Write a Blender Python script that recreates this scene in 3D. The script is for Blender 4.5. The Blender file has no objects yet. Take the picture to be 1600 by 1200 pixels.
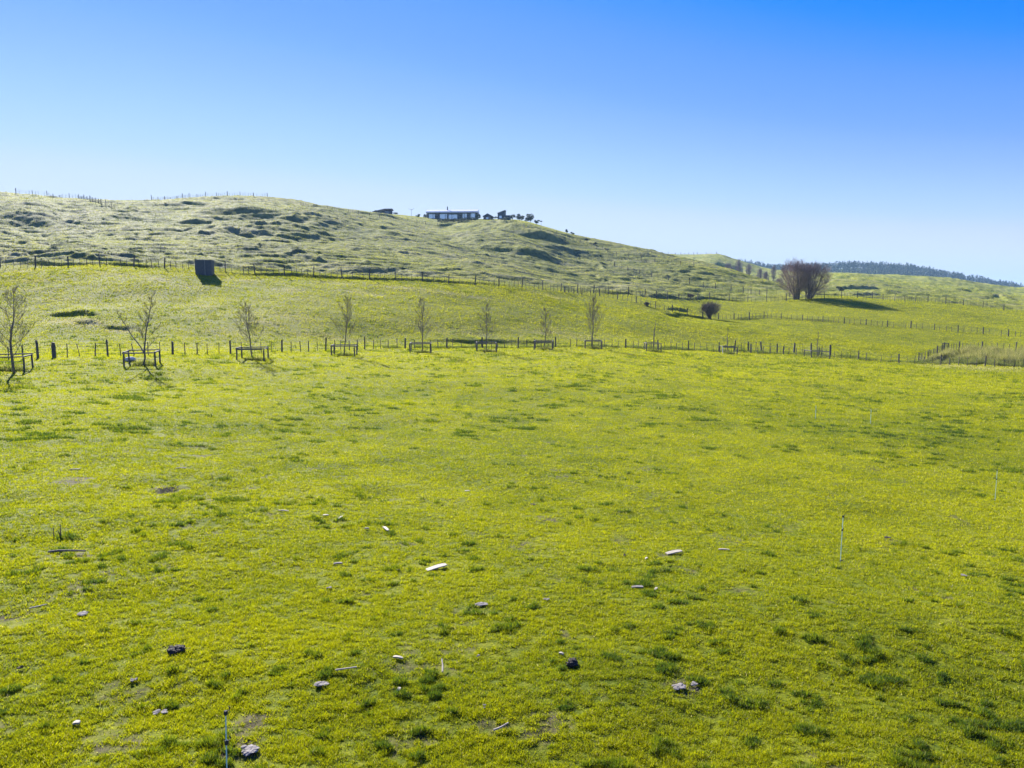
import bpy, math, random
import numpy as np
S = bpy.context.scene
C = S.collection
R = math.radians

# ------------------------------------------------------------------ camera, sky, sun, exposure
F = 1113.0                      # focal length in photo pixels (photo 1600 wide)
PITCH = math.atan(125.0 / F)
CAMZ = 5.0
cam_d = bpy.data.cameras.new('camera')
cam_d.sensor_width = 36.0
cam_d.lens = 36.0 * F / 1600.0
cam_d.clip_start = 0.1
cam_d.clip_end = 9000
cam = bpy.data.objects.new('camera', cam_d)
C.objects.link(cam)
cam.location = (0, 0, CAMZ)
cam.rotation_euler = (math.pi / 2 - PITCH, 0, 0)
S.camera = cam

SUN_AZ = R(-31.0)               # azimuth from +Y towards +X
SUN_EL = R(29.0)
SKY_STRENGTH = 0.10
SUN_STRENGTH = 5.0
EXPOSURE = 1.48
w = bpy.data.worlds.new('World')
S.world = w
w.use_nodes = True
nt = w.node_tree
bg = nt.nodes['Background']
sky = nt.nodes.new('ShaderNodeTexSky')
sky.sky_type = 'NISHITA'
sky.sun_disc = False
sky.sun_elevation = SUN_EL
sky.sun_rotation = SUN_AZ
sky.altitude = 100
sky.air_density = 1.0
sky.dust_density = 0.0
sky.ozone_density = 1.0
sky.air_density = 0.7
# tone curve of the sky light (the photograph's film response)
sc_ = nt.nodes.new('ShaderNodeVectorMath'); sc_.operation = 'SCALE'; sc_.inputs['Scale'].default_value = SKY_STRENGTH
cv = nt.nodes.new('ShaderNodeRGBCurve')
for ci, pts in ((0, [(0, 0), (.10, 0), (.138, .001), (.16, .06), (.178, .125), (.214, .205), (.228, .25), (.3375, .49), (.436, .65), (.65, .66), (1, .8)]),
                (1, [(0, 0), (.15, .12), (.2287, .235), (.2957, .36), (.345, .43), (.372, .485), (.533, .71), (.675, .79), (.77, .78), (1, .9)]),
                (2, [(0, 0), (.15, .55), (.39, .98), (.7, 1.0), (1, 1.0)])):
    c_ = cv.mapping.curves[ci]
    c_.points[0].location = pts[0]; c_.points[1].location = pts[-1]
    for p_ in pts[1:-1]: c_.points.new(*p_)
cv.mapping.update()
nt.links.new(sky.outputs[0], sc_.inputs[0]); nt.links.new(sc_.outputs[0], cv.inputs['Color'])
nt.links.new(cv.outputs[0], bg.inputs['Color'])
bg.inputs['Strength'].default_value = 2.0 ** -EXPOSURE
sd = bpy.data.lights.new('sun', 'SUN')
sd.energy = SUN_STRENGTH
sd.angle = R(0.5)
sd.color = (1.0, 0.95, 0.86)
sun = bpy.data.objects.new('sun', sd)
C.objects.link(sun)
sun.rotation_euler = (math.pi / 2 - SUN_EL, 0, math.pi - SUN_AZ)
S.view_settings.view_transform = 'Standard'
S.view_settings.look = 'None'
S.view_settings.exposure = EXPOSURE
S.view_settings.gamma = 1.0
S.cycles.max_bounces = 6
S.cycles.transmission_bounces = 3
S.cycles.transparent_max_bounces = 4
S.cycles.volume_bounces = 0

# ------------------------------------------------------------------ tagging helpers
def tag(o, label=None, cat=None, group=None, kind=None):
    if label: o['label'] = label
    if cat: o['category'] = cat
    if group: o['group'] = group
    if kind: o['kind'] = kind
    return o

def empty(name, loc, rz=0.0, label=None, cat=None, group=None):
    o = bpy.data.objects.new(name, None)
    o.empty_display_size = 0.3
    C.objects.link(o)
    o.location = loc
    o.rotation_euler = (0, 0, rz)
    return tag(o, label, cat, group)

def copy_tree(o, parent=None):
    c = o.copy()
    C.objects.link(c)
    c.parent = parent
    for ch in list(o.children):
        copy_tree(ch, c)
    return c

class MB:
    """collects shapes, builds ONE mesh object"""
    def __init__(s):
        s.v = []; s.f = []
    def add(s, vs, fs):
        n = len(s.v)
        s.v.extend([tuple(v) for v in vs])
        s.f.extend([tuple(i + n for i in f) for f in fs])
    def box(s, c, size, rz=0.0, tilt=(0, 0)):
        x, y, z = [k / 2 for k in size]
        cr, sr = math.cos(rz), math.sin(rz)
        vs = []
        for dz in (-z, z):
            for dx, dy in ((-x, -y), (x, -y), (x, y), (-x, y)):
                px, py = dx * cr - dy * sr, dx * sr + dy * cr
                vs.append((c[0] + px + tilt[0] * dz, c[1] + py + tilt[1] * dz, c[2] + dz))
        s.add(vs, [(3, 2, 1, 0), (4, 5, 6, 7), (0, 1, 5, 4), (1, 2, 6, 5), (2, 3, 7, 6), (3, 0, 4, 7)])
    def tube(s, pts, rad, n=5, cap=True):
        pts = np.asarray(pts, float)
        k = len(pts)
        t = np.zeros_like(pts)
        t[:-1] = pts[1:] - pts[:-1]
        t[-1] = t[-2]
        t /= np.linalg.norm(t, axis=1)[:, None] + 1e-9
        ref = np.array([0, 0, 1.0]) if abs(t[0][2]) < 0.9 else np.array([1.0, 0, 0])
        vs = []
        for i in range(k):
            a = np.cross(t[i], ref); a /= np.linalg.norm(a) + 1e-9
            b = np.cross(t[i], a)
            for j in range(n):
                th = 2 * math.pi * j / n
                vs.append(tuple(pts[i] + rad[i] * (math.cos(th) * a + math.sin(th) * b)))
        fs = []
        for i in range(k - 1):
            for j in range(n):
                fs.append((i * n + j, i * n + (j + 1) % n, (i + 1) * n + (j + 1) % n, (i + 1) * n + j))
        if cap:
            fs.append(tuple(range(n - 1, -1, -1)))
            fs.append(tuple((k - 1) * n + j for j in range(n)))
        s.add(vs, fs)
    def mesh(s, name, mat):
        me = bpy.data.meshes.new(name)
        me.from_pydata(s.v, [], s.f)
        me.materials.append(mat)
        return me
    def build(s, name, mat, parent=None, smooth=False):
        me = s.mesh(name, mat)
        if smooth:
            me.polygons.foreach_set('use_smooth', [True] * len(me.polygons))
        o = bpy.data.objects.new(name, me)
        C.objects.link(o)
        o.parent = parent
        return o

# ------------------------------------------------------------------ noise
def _hash(ix, iy, seed):
    h = (ix.astype(np.int64) * 374761393 + iy.astype(np.int64) * 668265263 + seed * 974711) & 0xffffffff
    h = ((h ^ (h >> 13)) * 1274126177) & 0xffffffff
    h = (h ^ (h >> 16)) & 0xffffffff
    return h.astype(np.float64) / 4294967295.0

def vnoise(x, y, seed=0):
    xi = np.floor(x); yi = np.floor(y)
    fx = x - xi; fy = y - yi
    fx = fx * fx * fx * (fx * (fx * 6 - 15) + 10); fy = fy * fy * fy * (fy * (fy * 6 - 15) + 10)
    a = _hash(xi, yi, seed); b = _hash(xi + 1, yi, seed)
    c = _hash(xi, yi + 1, seed); d = _hash(xi + 1, yi + 1, seed)
    return (a * (1 - fx) + b * fx) * (1 - fy) + (c * (1 - fx) + d * fx) * fy * 1.0 if False else \
        (a + (b - a) * fx) * (1 - fy) + (c + (d - c) * fx) * fy

def fbm(x, y, seed=0, octv=3, gain=0.5):
    s = 0; a = 1.0; t = 0
    for i in range(octv):
        s = s + a * (vnoise(x, y, seed + i * 17) - 0.5)
        t += a; a *= gain
        x, y = x * 1.62 + y * 1.21 + 13.7, y * 1.62 - x * 1.21 + 7.1
    return s / t * 2

def sstep(a, b, x):
    t = np.clip((x - a) / (b - a), 0, 1)
    return t * t * (3 - 2 * t)

# ------------------------------------------------------------------ the lie of the land: surveyed sections
CF = np.array([0, math.cos(PITCH), -math.sin(PITCH)])
CU = np.array([0, math.sin(PITCH), math.cos(PITCH)])
def raydir(px, py):
    return CF + np.array([1.0, 0, 0]) * (px - 800) / F + CU * (600 - py) / F

def sect(px, rows):
    """bearing px: rows of (forward distance, apparent height) -> (azimuth, log radius[], z[])"""
    az = None; lr = []; zz = []
    for Y, py in rows:
        d = raydir(px, py)
        t = Y / d[1]
        az = math.atan2(d[0], d[1])
        lr.append(math.log(t * math.hypot(d[0], d[1]))); zz.append(d[2] * t)
    return math.atan2((px - 800) / F, CF[1]), lr, zz

SECT = {
  0:    [(53,566),(62,555),(84,486),(105,417),(160,368),(270,303),(330,306),(600,340)],
  200:  [(56,557),(64,549),(85,482),(107,416),(165,373),(262,316),(330,324),(600,340)],
  400:  [(63,552),(70,546),(90,480),(110,430),(168,370),(240,328),(282,309),(345,318),(600,340)],
  600:  [(74,546),(80,540),(98,484),(118,437),(178,388),(250,350),(325,334),(400,337),(700,352)],
  707:  [(78,544),(84,538),(103,484),(123,440),(178,402),(250,369),(322,351),(340,344.5),(420,345),(700,360)],
  800:  [(82,543),(88,537),(107,486),(128,443),(180,414),(250,376),(330,347),(385,343),(450,346),(700,372)],
  900:  [(85,541),(92,533),(112,490),(135,456),(180,436),(240,406),(318,368),(355,371),(420,385),(700,400)],
  1000: [(88,544),(95,536),(115,495),(140,465),(180,448),(240,416),(302,388),(340,392),(420,410),(650,398),(750,400)],
  1100: [(92,549),(99,541),(118,508),(135,494),(150,478),(160,468),(200,448),(262,413),(300,415),(400,445),(650,399),(750,402)],
  1200: [(95,553),(102,545),(120,515),(137,497),(152,482),(165,470),(200,455),(244,440),(275,442),(380,452),(640,421),(750,424)],
  1300: [(94,558),(101,549),(118,523),(132,504),(150,483),(166,465),(205,462),(260,459),(330,449),(470,428),(560,430),(700,440)],
  1450: [(90,568),(97,560),(110,541),(125,516),(150,488),(180,472),(230,466),(300,460),(400,446),(490,434),(580,436),(700,448)],
  1600: [(84,574),(92,567),(104,552),(118,527),(145,505),(170,488),(220,477),(310,468),(400,460),(500,450),(600,452),(700,458)],
}
AZ = []; PROF = []
LR0, LR1, NLR = math.log(1.0), math.log(4000.0), 900
LRG = np.linspace(LR0, LR1, NLR)
def pchip(x, y, xi):
    x = np.asarray(x, float); y = np.asarray(y, float)
    h = np.diff(x); dl = np.diff(y) / h
    d = np.zeros_like(x)
    for i in range(1, len(x) - 1):
        if dl[i - 1] * dl[i] > 0:
            w1 = 2 * h[i] + h[i - 1]; w2 = h[i] + 2 * h[i - 1]
            d[i] = (w1 + w2) / (w1 / dl[i - 1] + w2 / dl[i])
    d[0] = dl[0]; d[-1] = 0
    k = np.clip(np.searchsorted(x, xi) - 1, 0, len(h) - 1)
    t = (xi - x[k]) / h[k]
    t2 = t * t; t3 = t2 * t
    r = (2*t3 - 3*t2 + 1) * y[k] + (t3 - 2*t2 + t) * h[k] * d[k] + (-2*t3 + 3*t2) * y[k+1] + (t3 - t2) * h[k] * d[k+1]
    r = np.where(xi < x[0], y[0], r)
    return np.where(xi > x[-1], y[-1], r)
for px, rows in SECT.items():
    a, lr, zz = sect(px, rows)
    c = math.cos(a)
    u = (px - 800) / 800.0
    near = [(2.0, -4.6), (10, -4.75 - 0.15 * u), (20, -5.35 - 0.65 * u), (40, -5.7 - 1.1 * u)]
    lr = [math.log(y / c) for y, _ in near] + lr
    zz = [z for _, z in near] + zz
    AZ.append(a); PROF.append(pchip(lr, zz, LRG))
AZ = np.array(AZ); PROF = np.array(PROF)
# resample across bearings, continue past the frame, close the circle behind the viewer
AG = np.linspace(-math.pi, math.pi, 1441)
TAB = np.zeros((len(AG), NLR))
for j in range(NLR):
    TAB[:, j] = pchip(AZ, PROF[:, j], np.clip(AG, AZ[0], AZ[-1]))
wb = sstep(R(60), R(110), np.abs(AG))[:, None]
TAB = TAB * (1 - wb) + (-4.8 - 0.004 * np.exp(LRG))[None, :] * wb
for _ in range(6):
    TAB[1:-1] = 0.25 * TAB[:-2] + 0.5 * TAB[1:-1] + 0.25 * TAB[2:]
for _ in range(2):
    TAB[:, 1:-1] = 0.25 * TAB[:, :-2] + 0.5 * TAB[:, 1:-1] + 0.25 * TAB[:, 2:]
TAB += CAMZ

def bilin(T, fa, fl):
    i = np.clip(np.floor(fa).astype(int), 0, T.shape[0] - 2); j = np.clip(np.floor(fl).astype(int), 0, T.shape[1] - 2)
    u = fa - i; v = np.clip(fl - j, 0, 1)
    return (T[i, j] * (1-u) + T[i+1, j] * u) * (1-v) + (T[i, j+1] * (1-u) + T[i+1, j+1] * u) * v

def polar(x, y):
    return np.arctan2(x, y), np.log(np.maximum(np.hypot(x, y), 1.0))

def z_base(x, y):
    a, l = polar(x, y)
    return bilin(TAB, (a + math.pi) / (2 * math.pi) * 1440, (l - LR0) / (LR1 - LR0) * (NLR - 1))

def hit0(px, py, zf=z_base):
    d = raydir(px, py)
    t = np.exp(np.linspace(math.log(4), math.log(2500), 6000))
    x = d[0] * t; y = d[1] * t; z = CAMZ + d[2] * t
    g = zf(x, y)
    k = np.argmax(z < g)
    if z[k] >= g[k]:
        return None
    return np.array([x[k], y[k], g[k]])

# line of the upper fence: where rough hill starts (azimuth -> radius)
F2 = [(-300,417),(0,417),(140,413),(280,419),(400,428),(500,433),(600,437),(700,441),(800,449),(870,455),(950,459),(1000,464),(1100,468),(1200,472),(1290,464),(1360,466),(1440,471),(1520,478),(1600,487),(1800,500)]
def line_of(pts):
    A = []; L = []
    for p in pts:
        h = hit0(max(min(p[0], 1600), 0), p[1]) if len(p) == 2 else None
        if len(p) == 3:
            d = raydir(p[0], p[1]); t = p[2] / d[1]; h = (d[0]*t, d[1]*t)
        if h is None: continue
        a = math.atan2((p[0] - 800) / F, CF[1]); A.append(a); L.append(math.hypot(h[0], h[1]))
    return np.array(A), np.array(L)
F2A, F2R = line_of(F2)
F1 = [(-200,570,50),(0,566,53),(75,563,54),(171,558.5,55.6),(265,556,58.5),(341,554,61),(416,551.5,64),(480,549.5,67),(543,547.5,70.5),(597,546,73.5),(700,544.5,77.5),(800,543,82),(893,541.5,84.7),(1000,544,88),(1085,548,91.5),(1150,551,93.5),(1240,555,95),(1300,558,94),(1360,562,92.5),(1420,566,91),(1485,569.5,88.5),(1550,572,86),(1600,574,84),(1750,580,80)]
F1A, F1R = line_of(F1)

# banks, terraces and slips: (points on the lip, height of the step, taper)
BANKS = [
  ([(235,345),(300,338),(380,339),(460,346),(560,356),(620,366)], 5.0, 28, 20), ([(300,366),(380,362),(470,366),(540,372)], 3.2, 22, 15),
  ([(660,362),(700,368),(760,380),(830,398),(900,415)], 4.6, 26, 18), ([(690,352),(760,357),(840,371),(900,387)], 4.6, 14, 15),
  ([(-5,345),(40,342),(100,352)], 3.0, 18, 12),
  ([(-2,413),(70,412),(140,411),(210,413),(290,418)], .5, 3, .4), ([(290,420),(340,422),(400,426.5),(500,431.5),(600,435.5),(700,440.5),(800,446.5),(870,452.5)], .6, 3, .5),
  ([(870,452.5),(950,457.5),(1000,462),(1100,466),(1200,470),(1290,465)], .5, 3, .4), ([(1130,497.5),(1200,495),(1250,499.5),(1350,506)], .4, 3, .4),
  ([(60,493),(95,492),(135,492),(168,494)], 0.42, 3),
  ([(108,502),(130,503),(160,505)], 0.25, 3),([(155,508),(185,511),(215,513)], 0.25, 3),
  ([(645,530),(680,529),(760,531),(850,534),(915,536)], 0.5, 4),
  ([(1025,488),(1050,491),(1100,496),(1125,498)], 0.55, 4),
  ([(1035,484),(1055,484),(1080,487)], 0.5, 4),
  ([(1118,498),(1200,497),(1260,502)], 0.28, 3),
  ([(1008,463),(1030,464),(1050,464)], 0.35, 3),
  ([(0,405),(60,404),(150,406),(230,408)], 0.3, 4),
  ([(410,421),(480,419),(560,418),(640,420),(700,425)], 0.8, 6), ([(460,427),(600,424),(680,430)], 0.5, 5),
  ([(270,346),(300,343),(330,344),(350,349)], 2.2, 9), ([(335,350),(360,347),(400,350)], 1.3, 7),
  ([(265,322),(300,322),(340,325)], 0.9, 8), ([(290,362),(320,367),(350,367)], 1.1, 6),
  ([(370,360),(410,357),(470,358)], 1.2, 7), ([(440,345),(480,343),(520,346)], 0.9, 7), ([(380,376),(430,372),(480,374)], 0.9, 6),
  ([(10,331),(30,334),(50,342)], 1.1, 6), ([(20,352),(40,352),(62,356)], 1.2, 6), ([(55,361),(85,364),(100,370)],0.8,5),
  ([(430,398),(480,396),(530,400)], 0.7, 6), ([(570,388),(600,391),(610,396)], 1.1, 6), ([(600,385),(625,390),(655,398)], 1.2, 6),
  ([(480,370),(520,366),(560,372)], 0.9, 6), ([(640,356),(660,360),(675,364)], 1.1, 6),
  ([(708,358),(740,362),(775,370),(810,378)], 2.6, 9, 5), ([(740,353),(790,356),(850,362)], 2.4, 9), ([(800,367),(850,372),(890,384)], 2.4, 9),
  ([(830,382),(880,392),(930,400)], 1.8, 8), ([(910,412),(935,417),(950,424)], 2.2, 6), ([(845,395),(880,398),(905,404)], 1.6, 6),
  ([(1028,432),(1050,434),(1075,440)], 1.9, 6), ([(1000,424),(1040,430)],1.0,6),
  ([(1000,432),(1020,434)], 1.0, 5), ([(930,434),(950,440)], 1.0, 5), ([(660,350),(720,349),(790,350)], 1.6, 8),
  ([(1090,440),(1150,452),(1240,462),(1300,464)], 0.5, 6), ([(1290,466),(1340,462),(1400,463)], 0.7, 7),
  ([(1370,459),(1400,461),(1410,463)], 1.2, 8), ([(1455,456),(1500,455),(1540,456)], 1.8, 12, 8), ([(1525,465),(1560,466),(1590,471)], 1.8, 12, 8),
  ([(1300,453),(1330,451),(1380,452)], 2.0, 10), ([(1300,435),(1340,436)], 2.5, 14), ([(1440,566),(1480,559),(1500,562)],0.5,4),
  ([(1062,407),(1090,409),(1125,412),(1160,418),(1190,425)], 6.5, 45, 26),
]
BK = []
for bk_ in BANKS:
    pts, h, L = bk_[:3]
    if .65 < h < 2.7 and pts[0][1] < 440: h = h * .62
    wd = bk_[3] if len(bk_) > 3 else h
    A = []; Rr = []
    for p in pts:
        q = hit0(*p)
        if q is None: continue
        A.append(math.atan2(q[0], q[1])); Rr.append(math.hypot(q[0], q[1]))
    if len(A) > 1:
        A = np.array(A); Rr = np.array(Rr)
        Rr = np.clip(Rr, np.median(Rr) * 0.8, np.median(Rr) * 1.25) if h > 3.9 else Rr
        BK.append((A, Rr, h, L, wd))

SMALL = []      # hollows and mounds: (x, y, radius, dz)
def hilly(x, y):
    a = np.arctan2(x, y); r = np.hypot(x, y)
    rf = np.interp(a, F2A, F2R)
    return sstep(0.0, 7.0, r - rf + 1.5 * fbm(x / 9, y / 9, 77, 2)) * sstep(R(75), R(50), np.abs(a)), r, a

def zt(x, y):
    """height of the finished ground"""
    x = np.asarray(x, float); y = np.asarray(y, float)
    z = z_base(x, y)
    hm, r, a = hilly(x, y)
    far = sstep(900, 600, r) * (1 - .85 * sstep(R(13), R(9), np.abs(a + R(3.5))) * sstep(300, 325, r) * sstep(430, 380, r))
    # gentle roll and tread of the paddocks
    pad = (1 - hm)
    z = z + pad * (0.10 * fbm(x / 6.0, y / 6.0, 3, 2) + 0.045 * fbm(x / 1.1, y / 1.1, 5, 2) * sstep(60, 20, r)
                   + 0.05 * fbm(x / 2.3, y / 2.3, 6, 2) + 0.25 * fbm(x / 19, y / 19, 8, 2) * sstep(25, 60, r))
    # rough hill: slumps, hummocks and stock tracks running along the slope
    ax, ay = x / 2.6, y / 1.3
    rg = 1 - np.abs(fbm(x / 17, y / 8.0, 21, 3))
    z = z + hm * far * (1.0 * fbm(x / 30, y / 22, 11, 2) + 0.9 * (rg - 0.75) + 0.46 * fbm(x / 7.5, y / 4.5, 31, 3)
                        + 0.50 * fbm(ax, ay, 41, 3, 0.65) * (0.5 + 0.6 * sstep(-.3, .5, fbm(x / 24, y / 24, 42, 2))))
    q = z / 0.9 + 1.6 * fbm(x / 14, y / 14, 51, 2)
    fr = q - np.floor(q)
    z = z + hm * far * 0.32 * (sstep(0.0, 0.25, fr) - fr) * sstep(-0.3, 0.4, fbm(x / 20, y / 20, 61, 2))
    for A, Rr, h, L, wd in BK:
        m = (a > A[0] - 0.02) & (a < A[-1] + 0.02)
        if not m.any(): continue
        am = a[m]; rm = r[m]
        wig = (0.30 * L * fbm(x[m] / (L * 1.6), y[m] / (L * 1.1), 91, 2) + min(.12 * L, .8) * fbm(x[m] / 2.2, y[m] / 1.6, 92, 2))
        sl = np.interp(am, .5 * (A[1:] + A[:-1]), np.diff(Rr) / np.maximum(np.diff(A), 1e-3)) if len(A) > 2 else (Rr[1] - Rr[0]) / max(A[1] - A[0], 1e-3)
        rl = np.interp(am, A, Rr); s = (rm - rl) / np.minimum(np.sqrt(1 + (sl / rl) ** 2), 2.5) + wig
        span = max(A[-1] - A[0], 1e-3)
        tp = sstep(0, 0.35, (am - A[0]) / span) * sstep(0, 0.35, (A[-1] - am) / span) * np.clip(.9 + .8 * fbm(x[m] / (L * 1.3), y[m] / (L * .9), 93, 2), .15 if wd > .6 else .85, 1.5)
        up = sstep(-0.6 * wd - 0.3, 0.5 * wd + 0.2, s)
        dz = h * tp * (up * np.exp(-np.maximum(s, 0) / L) * 0.55 - (1 - up) * np.exp(-np.maximum(-s, 0) / (L * 0.9)) * 0.45)
        z[m] = z[m] + dz * sstep(.40, .22, np.abs(rm - rl) / rl)
    for sx, sy, sr, dz in SMALL:
        m = (np.abs(x - sx) < 3 * sr) & (np.abs(y - sy) < 3 * sr)
        if m.any():
            z[m] = z[m] + dz * np.exp(-((x[m] - sx) ** 2 + (y[m] - sy) ** 2) / (sr * sr))
    return z
def zt1(x, y):
    return float(zt(np.array([x]), np.array([y]))[0])
def hit(px, py):
    q = hit0(px, py, zt)
    return q if q is not None else hit0(px, py + 3, zt)
def at(px, Y):
    d = raydir(px, 475); x = d[0] / d[1] * Y
    return np.array([x, Y, zt1(x, Y)])

# ------------------------------------------------------------------ materials
def new_mat(name):
    m = bpy.data.materials.new(name); m.use_nodes = True
    return m, m.node_tree, m.node_tree.nodes['Principled BSDF']

def mat_simple(name, c1, c2, scale=6.0, rough=0.8, bump=0.3, metal=0.0, stretch=(1, 1, 1)):
    m, t, p = new_mat(name)
    tc = t.nodes.new('ShaderNodeTexCoord'); mp = t.nodes.new('ShaderNodeMapping')
    mp.inputs['Scale'].default_value = stretch
    no = t.nodes.new('ShaderNodeTexNoise'); no.inputs['Scale'].default_value = scale; no.inputs['Detail'].default_value = 5
    mx = t.nodes.new('ShaderNodeMix'); mx.data_type = 'RGBA'
    mx.inputs['A'].default_value = (*c1, 1); mx.inputs['B'].default_value = (*c2, 1)
    rp = t.nodes.new('ShaderNodeMapRange'); rp.inputs['From Min'].default_value = .35; rp.inputs['From Max'].default_value = .65
    t.links.new(tc.outputs['Object'], mp.inputs[0]); t.links.new(mp.outputs[0], no.inputs['Vector'])
    t.links.new(no.outputs['Fac'], rp.inputs['Value']); t.links.new(rp.outputs[0], mx.inputs['Factor'])
    t.links.new(mx.outputs['Result'], p.inputs['Base Color'])
    p.inputs['Roughness'].default_value = rough; p.inputs['Metallic'].default_value = metal
    if bump:
        b = t.nodes.new('ShaderNodeBump'); b.inputs['Strength'].default_value = bump; b.inputs['Distance'].default_value = 0.02
        t.links.new(no.outputs['Fac'], b.inputs['Height']); t.links.new(b.outputs[0], p.inputs['Normal'])
    return m

M = {
 'timber': mat_simple('weathered_timber', (.035,.032,.028), (.11,.10,.09), 9, .85, .5, stretch=(6,6,.6)),
 'rail': mat_simple('grey_rail_timber', (.07,.065,.06), (.15,.14,.13), 9, .85, .4, stretch=(1,1,6)),
 'wire': mat_simple('galvanised_wire', (.16,.16,.16), (.26,.26,.26), 30, .75, 0, 0.0),
 'bark': mat_simple('bark', (.08,.068,.055), (.18,.15,.12), 8, .9, .5, stretch=(4,4,1)),
 'twig': mat_simple('twigs', (.15,.12,.08), (.26,.215,.145), 3, .8, 0),
 'willow_twig': mat_simple('willow_twigs', (.22,.155,.135), (.37,.285,.25), .6, .8, 0),
 'bush_twig': mat_simple('bush_twigs', (.13,.10,.08), (.22,.18,.14), 2, .8, 0),
 'far_twig': mat_simple('distant_twigs', (.22,.17,.17), (.32,.26,.25), .3, .8, 0),
 'shed': mat_simple('dark_shed_steel', (.035,.045,.06), (.055,.065,.08), 3, .6, .1),
 'shedtrim': mat_simple('grey_trim', (.14,.15,.17), (.2,.2,.22), 3, .5, 0),
 'roof': mat_simple('pale_roof', (.72,.72,.73), (.82,.82,.82), 1, .4, 0),
 'darkwall': mat_simple('dark_cladding', (.05,.05,.055), (.09,.085,.08), 1.5, .7, 0),
 'redroof': mat_simple('brown_roof', (.16,.10,.085), (.22,.14,.11), 1, .7, 0),
 'dung': mat_simple('dark_dung', (.018,.014,.010), (.06,.045,.03), 14, .9, 1.0),
 'soil': mat_simple('bare_soil', (.10,.075,.055), (.22,.18,.14), 12, .95, 1.0),
 'greydung': mat_simple('dried_dung', (.12,.105,.095), (.26,.235,.21), 16, .9, .8),
 'board': mat_simple('pale_board', (.28,.24,.18), (.42,.37,.29), 12, .7, .3, stretch=(1,8,1)),
 'stick': mat_simple('dry_stick', (.30,.25,.19), (.48,.42,.34), 12, .8, .3),
 'stone': mat_simple('pale_stone', (.45,.45,.45), (.65,.65,.63), 5, .8, .5),
 'plastic_black': mat_simple('black_plastic', (.02,.02,.022), (.03,.03,.032), 5, .85, 0),
 'leaf_dark': mat_simple('dark_foliage', (.030,.055,.020), (.07,.10,.035), .5, .7, 0),
 'leaf_pine': mat_simple('pine_foliage', (.028,.050,.028), (.06,.085,.045), .12, .8, 0),
}
def mat_glass(name='window_glass'):
    m, t, p = new_mat(name)
    p.inputs['Base Color'].default_value = (.62,.70,.76,1); p.inputs['Roughness'].default_value = .25  # pale blue base colour stands in for bright sky reflected in the panes
    p.inputs['Metallic'].default_value = .6
    return m
M['glass'] = mat_glass()
def mat_fibre():
    m, t, p = new_mat('pale_green_fibreglass')
    p.inputs['Base Color'].default_value = (.42,.66,.68,1); p.inputs['Roughness'].default_value = .35
    return m
M['fibre'] = mat_fibre()

def palette(t, out_link, src_attr=('tint', 'dry', 'hill')):
    """grass colour from per-vertex tint / dryness / hill attributes"""
    at_ = [t.nodes.new('ShaderNodeAttribute') for _ in src_attr]
    for n, a in zip(at_, src_attr): n.attribute_name = a
    r1 = t.nodes.new('ShaderNodeValToRGB'); r2 = t.nodes.new('ShaderNodeValToRGB'); r3 = t.nodes.new('ShaderNodeValToRGB')
    return at_, r1, r2, r3

def ramp(node, stops):
    e = node.color_ramp.elements
    while len(e) > 1: e.remove(e[-1])
    e[0].position = stops[0][0]; e[0].color = (*stops[0][1], 1)
    for p, c in stops[1:]:
        k = e.new(p); k.color = (*c, 1)

PAD = [(0.0, (.035,.075,.014)), (.3, (.141,.188,.006)), (.6, (.282,.300,.004)), (.85, (.360,.372,.006)), (1.0, (.42,.388,.014))]
HIL = [(0.0, (.040,.070,.020)), (.35, (.118,.148,.024)), (.65, (.240,.256,.052)), (1.0, (.37,.33,.11))]
DRY = [(0.0, (.26,.24,.11)), (1.0, (.50,.46,.30))]

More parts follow.
